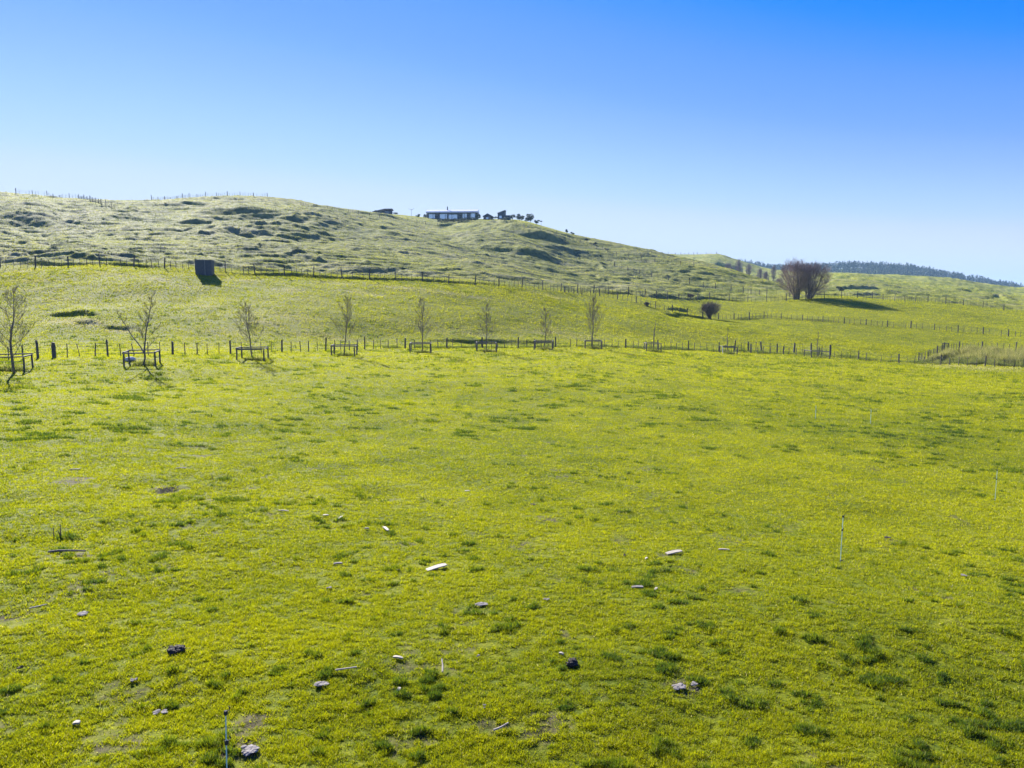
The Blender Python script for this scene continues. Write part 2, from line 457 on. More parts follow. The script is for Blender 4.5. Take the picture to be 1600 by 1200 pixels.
def grass_mat(name, blades, thatch=(.58, .60, .36)):
    m, t, p = new_mat(name)
    at_, r1, r2, r3 = palette(t, None)
    ramp(r1, PAD); ramp(r2, HIL); ramp(r3, DRY)
    L = t.links.new
    mx = t.nodes.new('ShaderNodeMix'); mx.data_type = 'RGBA'
    mx2 = t.nodes.new('ShaderNodeMix'); mx2.data_type = 'RGBA'
    L(r1.outputs[0], mx.inputs['A']); L(r2.outputs[0], mx.inputs['B']); L(at_[2].outputs['Fac'], mx.inputs['Factor'])
    L(mx.outputs['Result'], mx2.inputs['A']); L(r3.outputs[0], mx2.inputs['B'])
    out = t.nodes['Material Output']
    if blades:
        for r in (r1, r2, r3): L(at_[0].outputs['Fac'], r.inputs[0])
        L(at_[1].outputs['Fac'], mx2.inputs['Factor'])
        L(mx2.outputs['Result'], p.inputs['Base Color']); p.inputs['Roughness'].default_value = .62
        p.inputs['Specular IOR Level'].default_value = .22
        tr = t.nodes.new('ShaderNodeBsdfTranslucent'); g = t.nodes.new('ShaderNodeMix'); g.data_type = 'RGBA'
        g.blend_type = 'MULTIPLY'; g.inputs['Factor'].default_value = 1; g.inputs['B'].default_value = (1.55, 1.50, .9, 1)
        L(mx2.outputs['Result'], g.inputs['A']); L(g.outputs['Result'], tr.inputs['Color'])
        ms = t.nodes.new('ShaderNodeMixShader'); ms.inputs[0].default_value = .5
        L(p.outputs[0], ms.inputs[1]); L(tr.outputs[0], ms.inputs[2]); L(ms.outputs[0], out.inputs[0])
    else:
        ge = t.nodes.new('ShaderNodeNewGeometry')
        def noise(sc, det=4, st=None):
            n = t.nodes.new('ShaderNodeTexNoise'); n.inputs['Scale'].default_value = sc; n.inputs['Detail'].default_value = det
            n.inputs['Roughness'].default_value = .65
            if st:
                mp = t.nodes.new('ShaderNodeMapping'); mp.inputs['Scale'].default_value = st
                L(ge.outputs['Position'], mp.inputs[0]); L(mp.outputs[0], n.inputs['Vector'])
            else: L(ge.outputs['Position'], n.inputs['Vector'])
            return n
        n1 = noise(9.0, 6); n2 = noise(.55, 5)
        add = t.nodes.new('ShaderNodeMath'); add.operation = 'MULTIPLY_ADD'; add.inputs[1].default_value = 1.3
        L(n1.outputs['Fac'], add.inputs[0]); 
        sub = t.nodes.new('ShaderNodeMath'); sub.operation = 'SUBTRACT'; sub.inputs[1].default_value = .82
        L(at_[0].outputs['Fac'], sub.inputs[0]); L(sub.outputs[0], add.inputs[2])
        a2 = t.nodes.new('ShaderNodeMath'); a2.operation = 'MULTIPLY_ADD'; a2.inputs[1].default_value = .5
        L(n2.outputs['Fac'], a2.inputs[0]); L(add.outputs[0], a2.inputs[2])
        s2 = t.nodes.new('ShaderNodeMath'); s2.operation = 'SUBTRACT'; s2.inputs[1].default_value = .12; L(a2.outputs[0], s2.inputs[0])
        for r in (r1, r2, r3): L(s2.outputs[0], r.inputs[0])
        L(at_[1].outputs['Fac'], mx2.inputs['Factor'])
        # bare soil where nothing grows
        n3 = noise(5.0, 6)
        bs = t.nodes.new('ShaderNodeAttribute'); bs.attribute_name = 'bare'
        sm = t.nodes.new('ShaderNodeMath'); sm.operation = 'MULTIPLY_ADD'; sm.inputs[1].default_value = .8
        L(n3.outputs['Fac'], sm.inputs[0]); L(bs.outputs['Fac'], sm.inputs[2])
        mr = t.nodes.new('ShaderNodeMapRange'); mr.inputs['From Min'].default_value = .72; mr.inputs['From Max'].default_value = .95
        L(sm.outputs[0], mr.inputs['Value'])
        mx3 = t.nodes.new('ShaderNodeMix'); mx3.data_type = 'RGBA'
        rs = t.nodes.new('ShaderNodeValToRGB'); ramp(rs, [(.35, (.07,.055,.04)), (.65, (.21,.18,.145))]); L(n1.outputs['Fac'], rs.inputs[0])
        L(mx2.outputs['Result'], mx3.inputs['A']); L(rs.outputs[0], mx3.inputs['B']); L(mr.outputs[0], mx3.inputs['Factor'])
        th_ = t.nodes.new('ShaderNodeMix'); th_.data_type = 'RGBA'; th_.blend_type = 'MULTIPLY'; th_.inputs['Factor'].default_value = 1
        th_.inputs['B'].default_value = (*thatch, 1)
        L(mx3.outputs['Result'], th_.inputs['A']); L(th_.outputs['Result'], p.inputs['Base Color'])
        p.inputs['Roughness'].default_value = .9; p.inputs['Specular IOR Level'].default_value = .1
        b = t.nodes.new('ShaderNodeBump'); b.inputs['Strength'].default_value = .6; b.inputs['Distance'].default_value = .10
        n4 = noise(3.2, 6, (1, 1, 1)); L(n4.outputs['Fac'], b.inputs['Height']); L(b.outputs[0], p.inputs['Normal'])
    return m
M['sward'] = grass_mat('grass_sward', False)
M['blade'] = grass_mat('grass_blades', True)
M['turf'] = grass_mat('hill_turf', False, (.8, .8, .9))
M['far_turf'] = grass_mat('distant_turf', False, (1, 1, 1))

# ------------------------------------------------------------------ what grows where
PALE = []     # dry pale patches (x, y, radius across, radius deep, amount)
for px, py, wpx, hpx, am in [(140,505,45,5,.9),(95,502,40,4,.7),(190,514,25,3,.8),(30,497,25,4,.5),(245,437,22,3,.7),(300,447,30,2.5,.45),
        (320,478,22,2.5,.6),(450,452,30,4,.7),(530,442,30,3,.5),(640,452,60,4,.55),(740,464,50,3,.4),(410,505,35,6,.45),(440,495,60,12,.3),
        (360,520,60,10,.3),(520,530,80,8,.35),(870,520,70,10,.35),(30,424,40,3,.6),(200,460,80,10,.25),(60,455,40,5,.4),(1460,560,25,3,.6),
        (1480,571,40,4,.5),(1560,575,60,4,.5),(720,517,80,8,.3),(960,447,40,4,.3),(60,440,50,3,.45),(170,428,40,2.5,.45),(380,436,35,2.5,.5),(90,470,50,3,.4),(560,458,50,3,.45),(480,470,40,3,.35),(860,462,40,3,.35)]:
    q = hit0(px, py); q2 = hit0(px, py - hpx)
    if q is None or q2 is None: continue
    PALE.append((q[0], q[1], wpx / F * q[1], max(1.0, abs(q2[1] - q[1])), am))
BARE = []
for px, py, rad, am in [(120,865,.25,.3),(262,764,.35,.45),(400,1130,.22,.33),(380,1172,.25,.4),(640,1160,.3,.25),(160,1160,.3,.25),(850,1135,.25,.14),(840,1160,.2,.16),
        (1070,1076,.2,.3),(1170,1040,.25,.15),(560,1105,.15,.3),(760,1140,.2,.3),(1400,850,.5,.2),(120,750,.4,.25),(420,825,.35,.2),(1240,830,.5,.15)]:
    q = hit0(px, py)
    BARE.append((q[0], q[1], rad, am))
q = hit0(262, 766); SMALL.append((q[0], q[1], .3, -.14))

def cover(x, y):
    """tint, dryness, hilliness, bareness"""
    hm, r, a = hilly(x, y)
    f1 = np.interp(a, F1A, F1R)
    mid = sstep(0, 3, r - f1)
    tint = 0.50 + 0.12 * fbm(x / 9, y / 9, 101, 3) + 0.14 * fbm(x / 1.4, y / 1.4, 102, 3)
    tint = tint + 0.10 * sstep(35, 70, r) * (1 - mid) + .06 * sstep(-.1, .5, fbm(x / 16, y / 16, 103, 2))
    tint = tint + 0.09 * mid * (1 - hm) 
    tint = tint - hm * (.20 * sstep(.1, .5, fbm(x / 5, y / 3, 106, 3)) + .26 * fbm(x / 1.5, y / .9, 108, 3) + .22 * sstep(.25, .5, fbm(x / 2.6, y / 1.3, 109, 2)) - .05)
    dry = 0.06 + .10 * mid * (1 - hm) * sstep(.0, .6, fbm(x / 14, y / 7, 105, 3)) * sstep(R(25), R(-12), a)
    dry = dry + hm * (.07 + .26 * sstep(-.1, .6, fbm(x / 8, y / 5, 107, 3)))
    for px, py, ra, rd, am in PALE:
        dx = (x - px) / ra; dy = (y - py) / rd
        m = (np.abs(dx) < 2) & (np.abs(dy) < 2)
        if m.any():
            dry[m] = dry[m] + 1.35 * am * np.exp(-(dx[m] ** 2 + dy[m] ** 2) * 1.3) * (.55 + .9 * np.clip(fbm(x[m] / 1.5, y[m] / 1.0, 111, 3) + .3, 0, 1))
    bare = .15 + .42 * fbm(x / .8, y / .8, 120, 3) * sstep(60, 15, r)
    for px, py, rad, am in BARE:
        m = (np.abs(x - px) < 3 * rad) & (np.abs(y - py) < 3 * rad)
        if m.any():
            bare[m] = bare[m] + am * 1.5 * np.exp(-(((x[m] - px) / rad / 1.4) ** 2 + ((y[m] - py) / rad) ** 2))
    return np.clip(tint, 0, 1), np.clip(dry, 0, 1), hm * (1 - .72 * sstep(R(9), R(20), a)) * (1 - .35 * sstep(230, 300, r)) * np.clip(.85 + .5 * fbm(x / 25, y / 12, 130, 3), .3, 1), np.clip(bare, 0, 1)

# ------------------------------------------------------------------ ground and hills
azs = np.concatenate([np.linspace(-math.pi, R(-85), 50, endpoint=False), np.linspace(R(-85), R(-52), 130, endpoint=False), np.linspace(R(-52), R(52), 1150, endpoint=False), np.linspace(R(52), R(85), 130, endpoint=False), np.linspace(R(85), math.pi, 50)])
rs = [1.0]
while rs[-1] < 3200:
    r_ = rs[-1]
    k = .012 if r_ < 6 else .0052 if r_ < 60 else .0038 if r_ < 420 else .008 if r_ < 900 else .03
    rs.append(r_ * (1 + k))
rs = np.array(rs)
NA, NR = len(azs), len(rs)
AA, RR = np.meshgrid(azs, rs)
X = (np.sin(AA) * RR).ravel(); Y = (np.cos(AA) * RR).ravel()
Z = zt(X, Y)
tint, dry, hm, bare = cover(X, Y)
idx = (np.arange(NR - 1)[:, None] * NA + np.arange(NA - 1)[None, :])
quads = np.stack([idx, idx + NA, idx + NA + 1, idx + 1], -1).reshape(-1, 4)[:, ::-1]
def sheet(name, fmask, mat):
    q = quads[fmask]
    used = np.unique(q); remap = np.full(NA * NR, -1, np.int64); remap[used] = np.arange(len(used))
    me = bpy.data.meshes.new(name)
    co = np.stack([X[used], Y[used], Z[used]], -1)
    me.vertices.add(len(used)); me.vertices.foreach_set('co', co.ravel().astype(np.float32))
    q2 = remap[q].astype(np.int32)
    me.loops.add(q2.size); me.loops.foreach_set('vertex_index', q2.ravel())
    me.polygons.add(len(q2)); me.polygons.foreach_set('loop_start', np.arange(0, q2.size, 4, dtype=np.int32))
    me.polygons.foreach_set('use_smooth', np.ones(len(q2), bool))
    me.update(calc_edges=True)
    for nm, arr in (('tint', tint), ('dry', dry), ('hill', hm), ('bare', bare)):
        a_ = me.attributes.new(nm, 'FLOAT', 'POINT'); a_.data.foreach_set('value', arr[used].astype(np.float32))
    me.materials.append(mat)
    o = bpy.data.objects.new(name, me); C.objects.link(o)
    return tag(o, kind='structure')
G = {k: v.reshape(NR, NA) for k, v in (('z', Z), ('tint', tint), ('dry', dry), ('hill', hm), ('bare', bare))}
def grid(x, y, *keys):
    a = np.arctan2(x, y); r = np.hypot(x, y)
    fj = np.interp(a, azs, np.arange(NA)); fi = np.interp(r, rs, np.arange(NR))
    i = np.clip(fi.astype(int), 0, NR - 2); j = np.clip(fj.astype(int), 0, NA - 2); u = fi - i; v = fj - j
    out = []
    for k in keys:
        T = G[k]; out.append((T[i, j] * (1-u) + T[i+1, j] * u) * (1-v) + (T[i, j+1] * (1-u) + T[i+1, j+1] * u) * v)
    return out
hq = hilly(X[quads[:, 0]], Y[quads[:, 0]])[0] > 0.35
rq = np.hypot(X[quads[:, 0]], Y[quads[:, 0]])
hq = hq | (rq > 420)
sheet('ground', ~hq, M['sward'])
sheet('hills', hq & (rq <= 430), M['turf'])
sheet('hills', hq & (rq > 430), M['far_turf'])
# little disc under the viewer closes the sheet
mb = MB()
n = 48
mb.add([(0, 0, zt1(.01, .01))] + [(math.sin(2*math.pi*i/n) * 1.02, math.cos(2*math.pi*i/n) * 1.02, zt1(math.sin(2*math.pi*i/n), math.cos(2*math.pi*i/n)) - .003) for i in range(n)],
       [(0, (i + 1) % n + 1, i + 1) for i in range(n)])
tag(mb.build('ground', M['sward']), kind='structure')

# ------------------------------------------------------------------ grass
amax_in = 48
def blades(name, N, r0, r1, seed, H0, W0, Hr, Wr, near=.6, amax=48, outside=False):
    g = np.random.default_rng(seed)
    a = g.uniform(R(-amax), R(amax), N)
    n1 = int(N * near)
    l = np.concatenate([1 / g.uniform(1 / r1, 1 / r0, n1), np.exp(g.uniform(math.log(r0), math.log(r1), N - n1))])
    x = np.sin(a) * l; y = np.cos(a) * l
    if outside:
        k = (np.abs(a) > R(amax_in)) | (l < 6.2); x, y, l = x[k], y[k], l[k]; N = len(x)
    z, ti, dr, hmm, ba = grid(x, y, 'z', 'tint', 'dry', 'hill', 'bare')
    nearw = sstep(45, 20, l)
    cl = fbm(x / .11, y / .09, 201, 2) * nearw + .8 * fbm(x / .34, y / .26, 202, 2) * (1 - .35 * nearw) + .5 * fbm(x / 1.3, y / .9, 203, 2) * sstep(20, 60, l)
    tn = fbm(x / .33, y / .25, 104, 3) * sstep(32, 18, l) + 1.1 * fbm(x / .75, y / .42, 106, 3) * sstep(18, 32, l) + .35 * fbm(x / 2.5, y / 2.5, 205, 2)
    tuft = sstep(.44, .62, tn) * (1 - .5 * sstep(85, 110, l)) * (1 - hmm)
    keep = g.uniform(0, 1, N) < np.clip(.62 + .75 * cl - 1.9 * np.clip(ba - .22, 0, 1) + .5 * tuft, .04, 1)
    x, y, z, l, ti, dr, hmm, cl, tuft = [k[keep] for k in (x, y, z, l, ti, dr, hmm, cl, tuft)]
    n = len(x)
    rough = sstep(.1, .5, fbm(x / 2.6, y / 1.5, 210, 3)) * hmm
    H = (H0 + Hr * l) * g.uniform(.5, 1.35, n) * (1 + .9 * tuft + .9 * rough) * (1 + .5 * np.clip(cl, -.8, 1))
    W = (W0 + Wr * l) * g.uniform(.6, 1.4, n)
    th = g.uniform(0, 2 * math.pi, n)
    lean = g.uniform(.25, 1.35, n) * (1 - .35 * tuft); ph = g.uniform(0, 2 * math.pi, n)
    bx = np.cos(th) * W * .5; by = np.sin(th) * W * .5
    V = np.empty((n, 3, 3), np.float32)
    z = z - .004
    V[:, 0] = np.stack([x - bx, y - by, z], -1); V[:, 1] = np.stack([x + bx, y + by, z], -1)
    V[:, 2] = np.stack([x + np.cos(ph) * H * lean, y + np.sin(ph) * H * lean, z + H * np.sqrt(np.maximum(1 - (lean * .68) ** 2, .12))], -1)
    me = bpy.data.meshes.new(name)
    me.vertices.add(3 * n); me.vertices.foreach_set('co', V.ravel())
    me.loops.add(3 * n); me.loops.foreach_set('vertex_index', np.arange(3 * n, dtype=np.int32))
    me.polygons.add(n); me.polygons.foreach_set('loop_start', np.arange(0, 3 * n, 3, dtype=np.int32))
    me.update(calc_edges=False)
    ti = np.clip(ti - .02 + g.normal(0, .17, n) * (1 - .5 * hmm) * (1 - .7 * sstep(18, 55, l)) - .38 * tuft + .10 * np.clip(cl, -1, 1), 0, 1)
    pd = np.clip(dr * .9 - .02, 0, 1)
    dd = np.where(hmm > .5, np.clip(pd + g.normal(0, .08, n), 0, 1), (g.uniform(0, 1, n) < pd).astype(float) * g.uniform(.5, 1, n))
    for nm, arr in (('tint', ti), ('dry', dd), ('hill', hmm)):
        a_ = me.attributes.new(nm, 'FLOAT', 'POINT'); a_.data.foreach_set('value', np.repeat(arr, 3).astype(np.float32))
    me.materials.append(M['blade'])
    o = bpy.data.objects.new(name, me); C.objects.link(o)
    return o
tag(blades('grass', 6300000, 6.2, 125, 1, .026, .0036, .0009, .00078, near=.50), 'short bright yellow green pasture grass with darker tufts', 'grass', kind='stuff')
tag(blades('grass', 2600000, 2.2, 125, 4, .030, .0060, .0010, .00100, near=.45, amax=80, outside=True), 'short pasture grass at the sides of the near paddock', 'grass', kind='stuff')
tag(blades('hillside_grass', 1700000, 115, 480, 2, .05, .02, .00045, .00045, near=.5), 'rough pale grass over the slopes behind the fences', 'grass', kind='stuff')
#==PART2==
rnd = random.Random(7)
def size_at(q, px):                      # metres spanned by px photo pixels at point q
    return px / F * (q[1] * math.cos(PITCH) - (q[2] - CAMZ) * math.sin(PITCH))

def arr_mesh(name, V, mat, attrs=None):
    """V: (n,3,3) triangles"""
    n = len(V)
    me = bpy.data.meshes.new(name)
    me.vertices.add(3 * n); me.vertices.foreach_set('co', np.asarray(V, np.float32).ravel())
    me.loops.add(3 * n); me.loops.foreach_set('vertex_index', np.arange(3 * n, dtype=np.int32))
    me.polygons.add(n); me.polygons.foreach_set('loop_start', np.arange(0, 3 * n, 3, dtype=np.int32))
    me.update(calc_edges=True)
    if attrs:
        for nm, a in attrs.items():
            t = me.attributes.new(nm, 'FLOAT', 'POINT'); t.data.foreach_set('value', np.repeat(a, 3).astype(np.float32))
    me.materials.append(mat)
    return me
def mobj(name, me, parent=None, loc=None):
    o = bpy.data.objects.new(name, me); C.objects.link(o); o.parent = parent
    if loc is not None: o.location = loc
    return o

def blade_tris(g, n, cx, cy, cz, H, W, lean=(.1, .8)):
    th = g.uniform(0, 2*math.pi, n); ph = g.uniform(0, 2*math.pi, n); ln = g.uniform(*lean, n)
    bx = np.cos(th) * W * .5; by = np.sin(th) * W * .5
    V = np.empty((n, 3, 3))
    V[:, 0] = np.stack([cx - bx, cy - by, cz], -1); V[:, 1] = np.stack([cx + bx, cy + by, cz], -1)
    V[:, 2] = np.stack([cx + np.cos(ph) * H * ln, cy + np.sin(ph) * H * ln, cz + H * np.sqrt(1 - (ln * .6) ** 2)], -1)
    return V
def leaf_tris(g, cents, rads, n, size):
    """leaf clusters filling ellipsoids; cents (k,3), rads (k,3)"""
    k = g.integers(0, len(cents), n)
    d = g.normal(0, 1, (n, 3)); d /= np.linalg.norm(d, axis=1)[:, None]
    rr = g.uniform(.35, 1.05, n)[:, None] ** .6
    c = cents[k] + d * rads[k] * rr
    a = g.normal(0, 1, (n, 3)); b = g.normal(0, 1, (n, 3))
    a /= np.linalg.norm(a, axis=1)[:, None]; b /= np.linalg.norm(b, axis=1)[:, None]
    s = (size * g.uniform(.6, 1.4, n))[:, None]
    return np.stack([c - a * s, c + a * s, c + b * s * 1.2], 1)

# ------------------------------------------------------------------ fences
def post_mesh(seed, h, r, pointed=False, square=False, mat=None):
    g = random.Random(seed); mb = MB()
    n = 4 if square else 7
    pts = []; rad = []
    for i, t in enumerate((-.15, 0, .35, .7, .97, 1.0)):
        pts.append((g.uniform(-.01, .01), g.uniform(-.01, .01), t * h)); rad.append(r * (1.05 - .12 * t) * (0.8 if i == 5 else 1))
    mb.tube(pts, rad, n)
    return mb.mesh('post_shape', mat or M['timber'])
POSTS = [post_mesh(i, 1.0, .085) for i in range(3)]
BATS = [post_mesh(10 + i, 1.0, .036, square=True) for i in range(3)]
def resample(P, step, anchor=0.0):
    P = np.array(P); seg = np.hypot(*(P[1:, :2] - P[:-1, :2]).T); s = np.concatenate([[0], np.cumsum(seg)])
    t = np.arange(anchor % step, s[-1], step)
    return t, np.interp(t, s, P[:, 0]), np.interp(t, s, P[:, 1]), s
def fence(label, P, post=4.6, nb=4, hp=1.25, hb=1.1, rp=1.0, wires=(.25, .45, .65, .85, 1.05), wr=.006, group=None, anchor=0.0, lean=.03, seed=1, wild=None, blean=.04):
    g = random.Random(seed)
    step = post / (nb + 1)
    t, xs, ys, s = resample(P, step, anchor)
    k0 = 0
    zs = zt(xs, ys)
    root = empty('fence', (float(xs[0]), float(ys[0]), float(zs[0])), 0, label, 'fence', group)
    bx, by, bz = root.location
    jobs = {'post': [], 'batten': []}
    ang = math.atan2(ys[-1] - ys[0], xs[-1] - xs[0])
    for i in range(len(t)):
        x, y, z = xs[i], ys[i], zs[i]
        isp = i % (nb + 1) == 0
        jitter = g.uniform(-.12, .12) * step
        x += math.cos(ang) * jitter; y += math.sin(ang) * jitter
        if not isp and g.random() < .05: continue
        l = lean if isp else blean
        if wild and wild(x, y) and not isp: l = .22
        if not (isp): jobs['batten'].append((x, y, z, g.uniform(-l, l), g.uniform(-.03, .03), g.uniform(.9, 1.08) * hb, g.uniform(.8, 1.3)))
        else: jobs['post'].append((x, y, z, g.gauss(0, l), g.uniform(-l, l), g.uniform(.92, 1.12) * hp, g.uniform(.8, 1.25) * rp))
    for kind, js in jobs.items():
        js.sort(key=lambda j: math.hypot(j[0], j[1]))
        lib = POSTS if kind == 'post' else BATS
        far = MB()
        for i, (x, y, z, l1, l2, h, r) in enumerate(js):
            if i < 97:
                o = mobj(kind, lib[i % 3], root, (x - bx, y - by, z - bz))
                o.rotation_euler = (l2, l1, g.uniform(0, 6)); o.scale = (r, r, h)
            else:
                rr = (.075 if kind == 'post' else .027) * r
                far.tube([(x - bx, y - by, z - bz - .1), (x - bx + l1 * h, y - by + l2 * h, z - bz + h)], [rr, rr], 4)
        if far.v:
            tag(far.build('distant_' + kind, M['timber'], root), kind='stuff')
    wm = MB()
    tt, wx, wy, _ = resample(P, post, anchor)
    wz = zt(wx, wy)
    for wh in wires:
        wm.tube([(a - bx, b - by, c - bz + wh * hb / 1.1) for a, b, c in zip(wx, wy, wz)], [wr] * len(wx), 3)
    wm.build('wire', M['wire'], root)
    return root
def P_of(pts):
    out = []
    for p in pts:
        q = hit(*p) if len(p) == 2 else at(p[0], p[2] if len(p) > 2 else p[1])
        if q is not None: out.append(q[:2])
    return out
def crest(px, rmin=120, rmax=450):
    Yv = np.linspace(rmin, rmax, 900); d = raydir(px, 475); x = d[0] / d[1] * Yv
    z = zt(x, Yv); k = int(np.argmax((z - CAMZ) / Yv)); return (x[k], Yv[k])

fp = [at(p[0], p[2])[:2] for p in F1]
pp = np.array(fp); ss = np.concatenate([[0], np.cumsum(np.hypot(*(pp[1:] - pp[:-1]).T))])
fence('long battened fence along the far edge of the near paddock, behind the caged saplings', fp, post=4.7, nb=4, hp=1.22, hb=1.02,
      anchor=ss[2], seed=3, wild=lambda x, y: x < -29.5, wr=.0065)
# the doubled strainer post at the left
q = at(78.5, 53.9)
o = mobj('strainer_post', POSTS[1], None, (q[0], q[1], q[2])); o.scale = (1.7, 1.7, 1.15); o.rotation_euler = (.02, .03, 0)
tag(o, 'thick round strainer post leaning on the lowland fence, right of the first caged tree', 'post')
fence('upper post and wire fence along the foot of the rough hill, past the two willows', P_of([(0,417),(70,416),(140,415),(210,417),(280,420),(340,424),(400,429),(500,434),(600,438),(700,443),(800,449),(870,455),(950,460),(1000,464),(1100,468),(1200,472),(1290,467),(1360,467),(1440,472),(1520,479),(1598,488)]),
      post=4.4, nb=4, hp=1.6, hb=1.15, lean=.06, seed=5, wr=.011)
fence('fence curving down from the upper fence past the round bare bush to the right edge', P_of([(882,457),(940,463),(980,470),(1010,477),(1040,486),(1070,492),(1095,496),(1125,499),(1160,499),(1200,497),(1250,501),(1300,504),(1350,508),(1420,513),(1500,519),(1598,527)]),
      post=3.6, nb=3, hp=1.2, hb=1.0, seed=6, wr=.010)
fence('short fence of closely set posts on the open slope right of the hilltop trees', P_of([(870,366),(895,375),(925,386),(955,397),(990,405),(1040,411),(1085,418)]), post=5, nb=2, hp=1.5, hb=1.2, rp=1.1, seed=8, wr=.008)
fence('sparse fence slanting down the foot of the hill towards the willows', P_of([(960,416),(990,425),(1030,436),(1085,446),(1120,452),(1160,457),(1200,461),(1240,464)]), post=6, nb=1, hp=1.6, hb=1.2, rp=1.3, seed=9, wr=.006)
cl = [crest(p) for p in (38, 60, 85, 110, 132)]
fence('skyline fence on the leftmost shoulder of the hill, dropping over its edge', cl + P_of([(144,316),(160,320),(180,326)]), post=5.2, nb=4, hp=1.6, hb=1.3, rp=1.3, seed=10, wr=.008)
fence('skyline fence on the rounded hill summit left of the farmhouse', [crest(p) for p in (246, 270, 300, 330, 360, 390, 425)], post=5.2, nb=4, hp=1.6, hb=1.3, rp=1.3, seed=11, wr=.008)
fence('faint fence sloping down the brow between the hill summit and the farmhouse', P_of([(470,320),(520,328),(560,335),(610,342),(660,350),(700,354)]), post=5.5, nb=4, hp=1.3, hb=1.1, seed=12, wr=.006)
fence('tiny fence on the skyline of the green knoll behind the main hill', [crest(p, 560, 720) for p in (1032, 1060, 1090, 1112, 1130)], post=9, nb=1, hp=1.9, hb=1.5, rp=2.2, seed=13, wr=.01)
fence('battened fence bending round the back of the tan reed patch at the right edge', P_of([(1436,565),(1458,557),(1476,549),(1500,547),(1540,546),(1598,549)]), post=4.5, nb=5, hp=1.25, hb=1.1, seed=14, wr=.007)
fence('cluttered inner fence of crowded posts behind the last caged sapling', P_of([(1146,549),(1190,550),(1230,551),(1272,553),(1300,556)]), post=2.4, nb=1, hp=1.35, hb=1.2, rp=1.3, lean=.09, seed=15, wires=(.4, .8, 1.1), wr=.012)

# little crossed stile where the reed fence starts
q = hit(1476, 550)
r_ = empty('stile', tuple(q), .3, 'small dark timber stile frame on the corner of the reed patch fence', 'stile')
for dx in (-.45, .45):
    mb = MB(); mb.tube([(dx, 0, -.1), (dx + .12 * (1 if dx > 0 else 0), 0, 1.3)], [.05, .045], 5); mb.build('post', M['timber'], r_)
mb = MB(); mb.box((0.05, 0, 1.25), (1.2, .25, .08)); mb.build('step_board', M['timber'], r_)

# ------------------------------------------------------------------ bare trees
def branchlets(mbT, mbC, g, base, H, r0, n1, spread, first=.25, twig=.006, leader=True, lean=(0, 0), fork=None, depth2=7, depth3=3, rise=1.0):
    """tapered leader into mbT, limbs and twigs into mbC"""
    base = np.array(base, float)
    k = 9; pts = []; rad = []
    wob = np.array([0.0, 0.0])
    for i in range(k):
        t = i / (k - 1)
        wob += np.array([g.gauss(0, .012), g.gauss(0, .012)]) * H
        pts.append(base + np.array([lean[0] * t * H + wob[0], lean[1] * t * H + wob[1], t * H])); rad.append(r0 * (1 - t) ** .8 + twig)
    mbT.tube(pts[:6], rad[:6], 7); mbC.tube(pts[5:], rad[5:], 4)
    pts = np.array(pts)
    def along(t):
        f = t * (k - 1); i = min(int(f), k - 2); return pts[i] + (pts[i + 1] - pts[i]) * (f - i)
    for j in range(n1):
        t = first + (.95 - first) * (j + g.random() * .8) / n1
        az = j * 2.4 + g.uniform(-.5, .5)
        L = spread * H * (1.05 - t) ** .75 * g.uniform(.7, 1.15)
        p = along(t); d = np.array([math.cos(az), math.sin(az), .75 * rise + g.uniform(-.15, .4)]); d /= np.linalg.norm(d)
        r = max(r0 * .30 * (1.05 - t), twig * 1.4)
        bp = [p]; nn = 6
        for i in range(1, nn):
            d = d + np.array([g.gauss(0, .08), g.gauss(0, .08), .10 * rise]); d /= np.linalg.norm(d)
            bp.append(bp[-1] + d * L / (nn - 1))
        mbC.tube(bp, [r * (1 - .8 * i / (nn - 1)) + twig * .4 for i in range(nn)], 4, False)
        for m in range(depth2):
            tt = .2 + .8 * (m + g.random()) / depth2
            f = min(tt, .99) * (nn - 1); i = int(f); q_ = bp[i] + (bp[i + 1] - bp[i]) * (f - i)
            d2 = np.array([g.gauss(0, .55), g.gauss(0, .55), g.uniform(.1, .9) * rise]) + d * .9; d2 /= np.linalg.norm(d2)
            L2 = L * .42 * (1.15 - tt) * g.uniform(.6, 1.3) + .12
            e = q_ + d2 * L2 + np.array([0, 0, .06 * L2]); mid = q_ + d2 * L2 * .5 + np.array([g.gauss(0, .04), g.gauss(0, .04), 0]) * L2
            mbC.tube([q_, mid, e], [r * .35 + twig * .5, r * .2 + twig * .5, twig * .4], 3, False)
            for n_ in range(depth3):
                q3 = q_ + (e - q_) * g.uniform(.2, 1)
                d3 = d2 + np.array([g.gauss(0, .5), g.gauss(0, .5), g.uniform(-.1, .5)]); d3 /= np.linalg.norm(d3)
                mbC.tube([q3, q3 + d3 * L2 * g.uniform(.35, .7)], [twig * .6, twig * .3], 3, False)

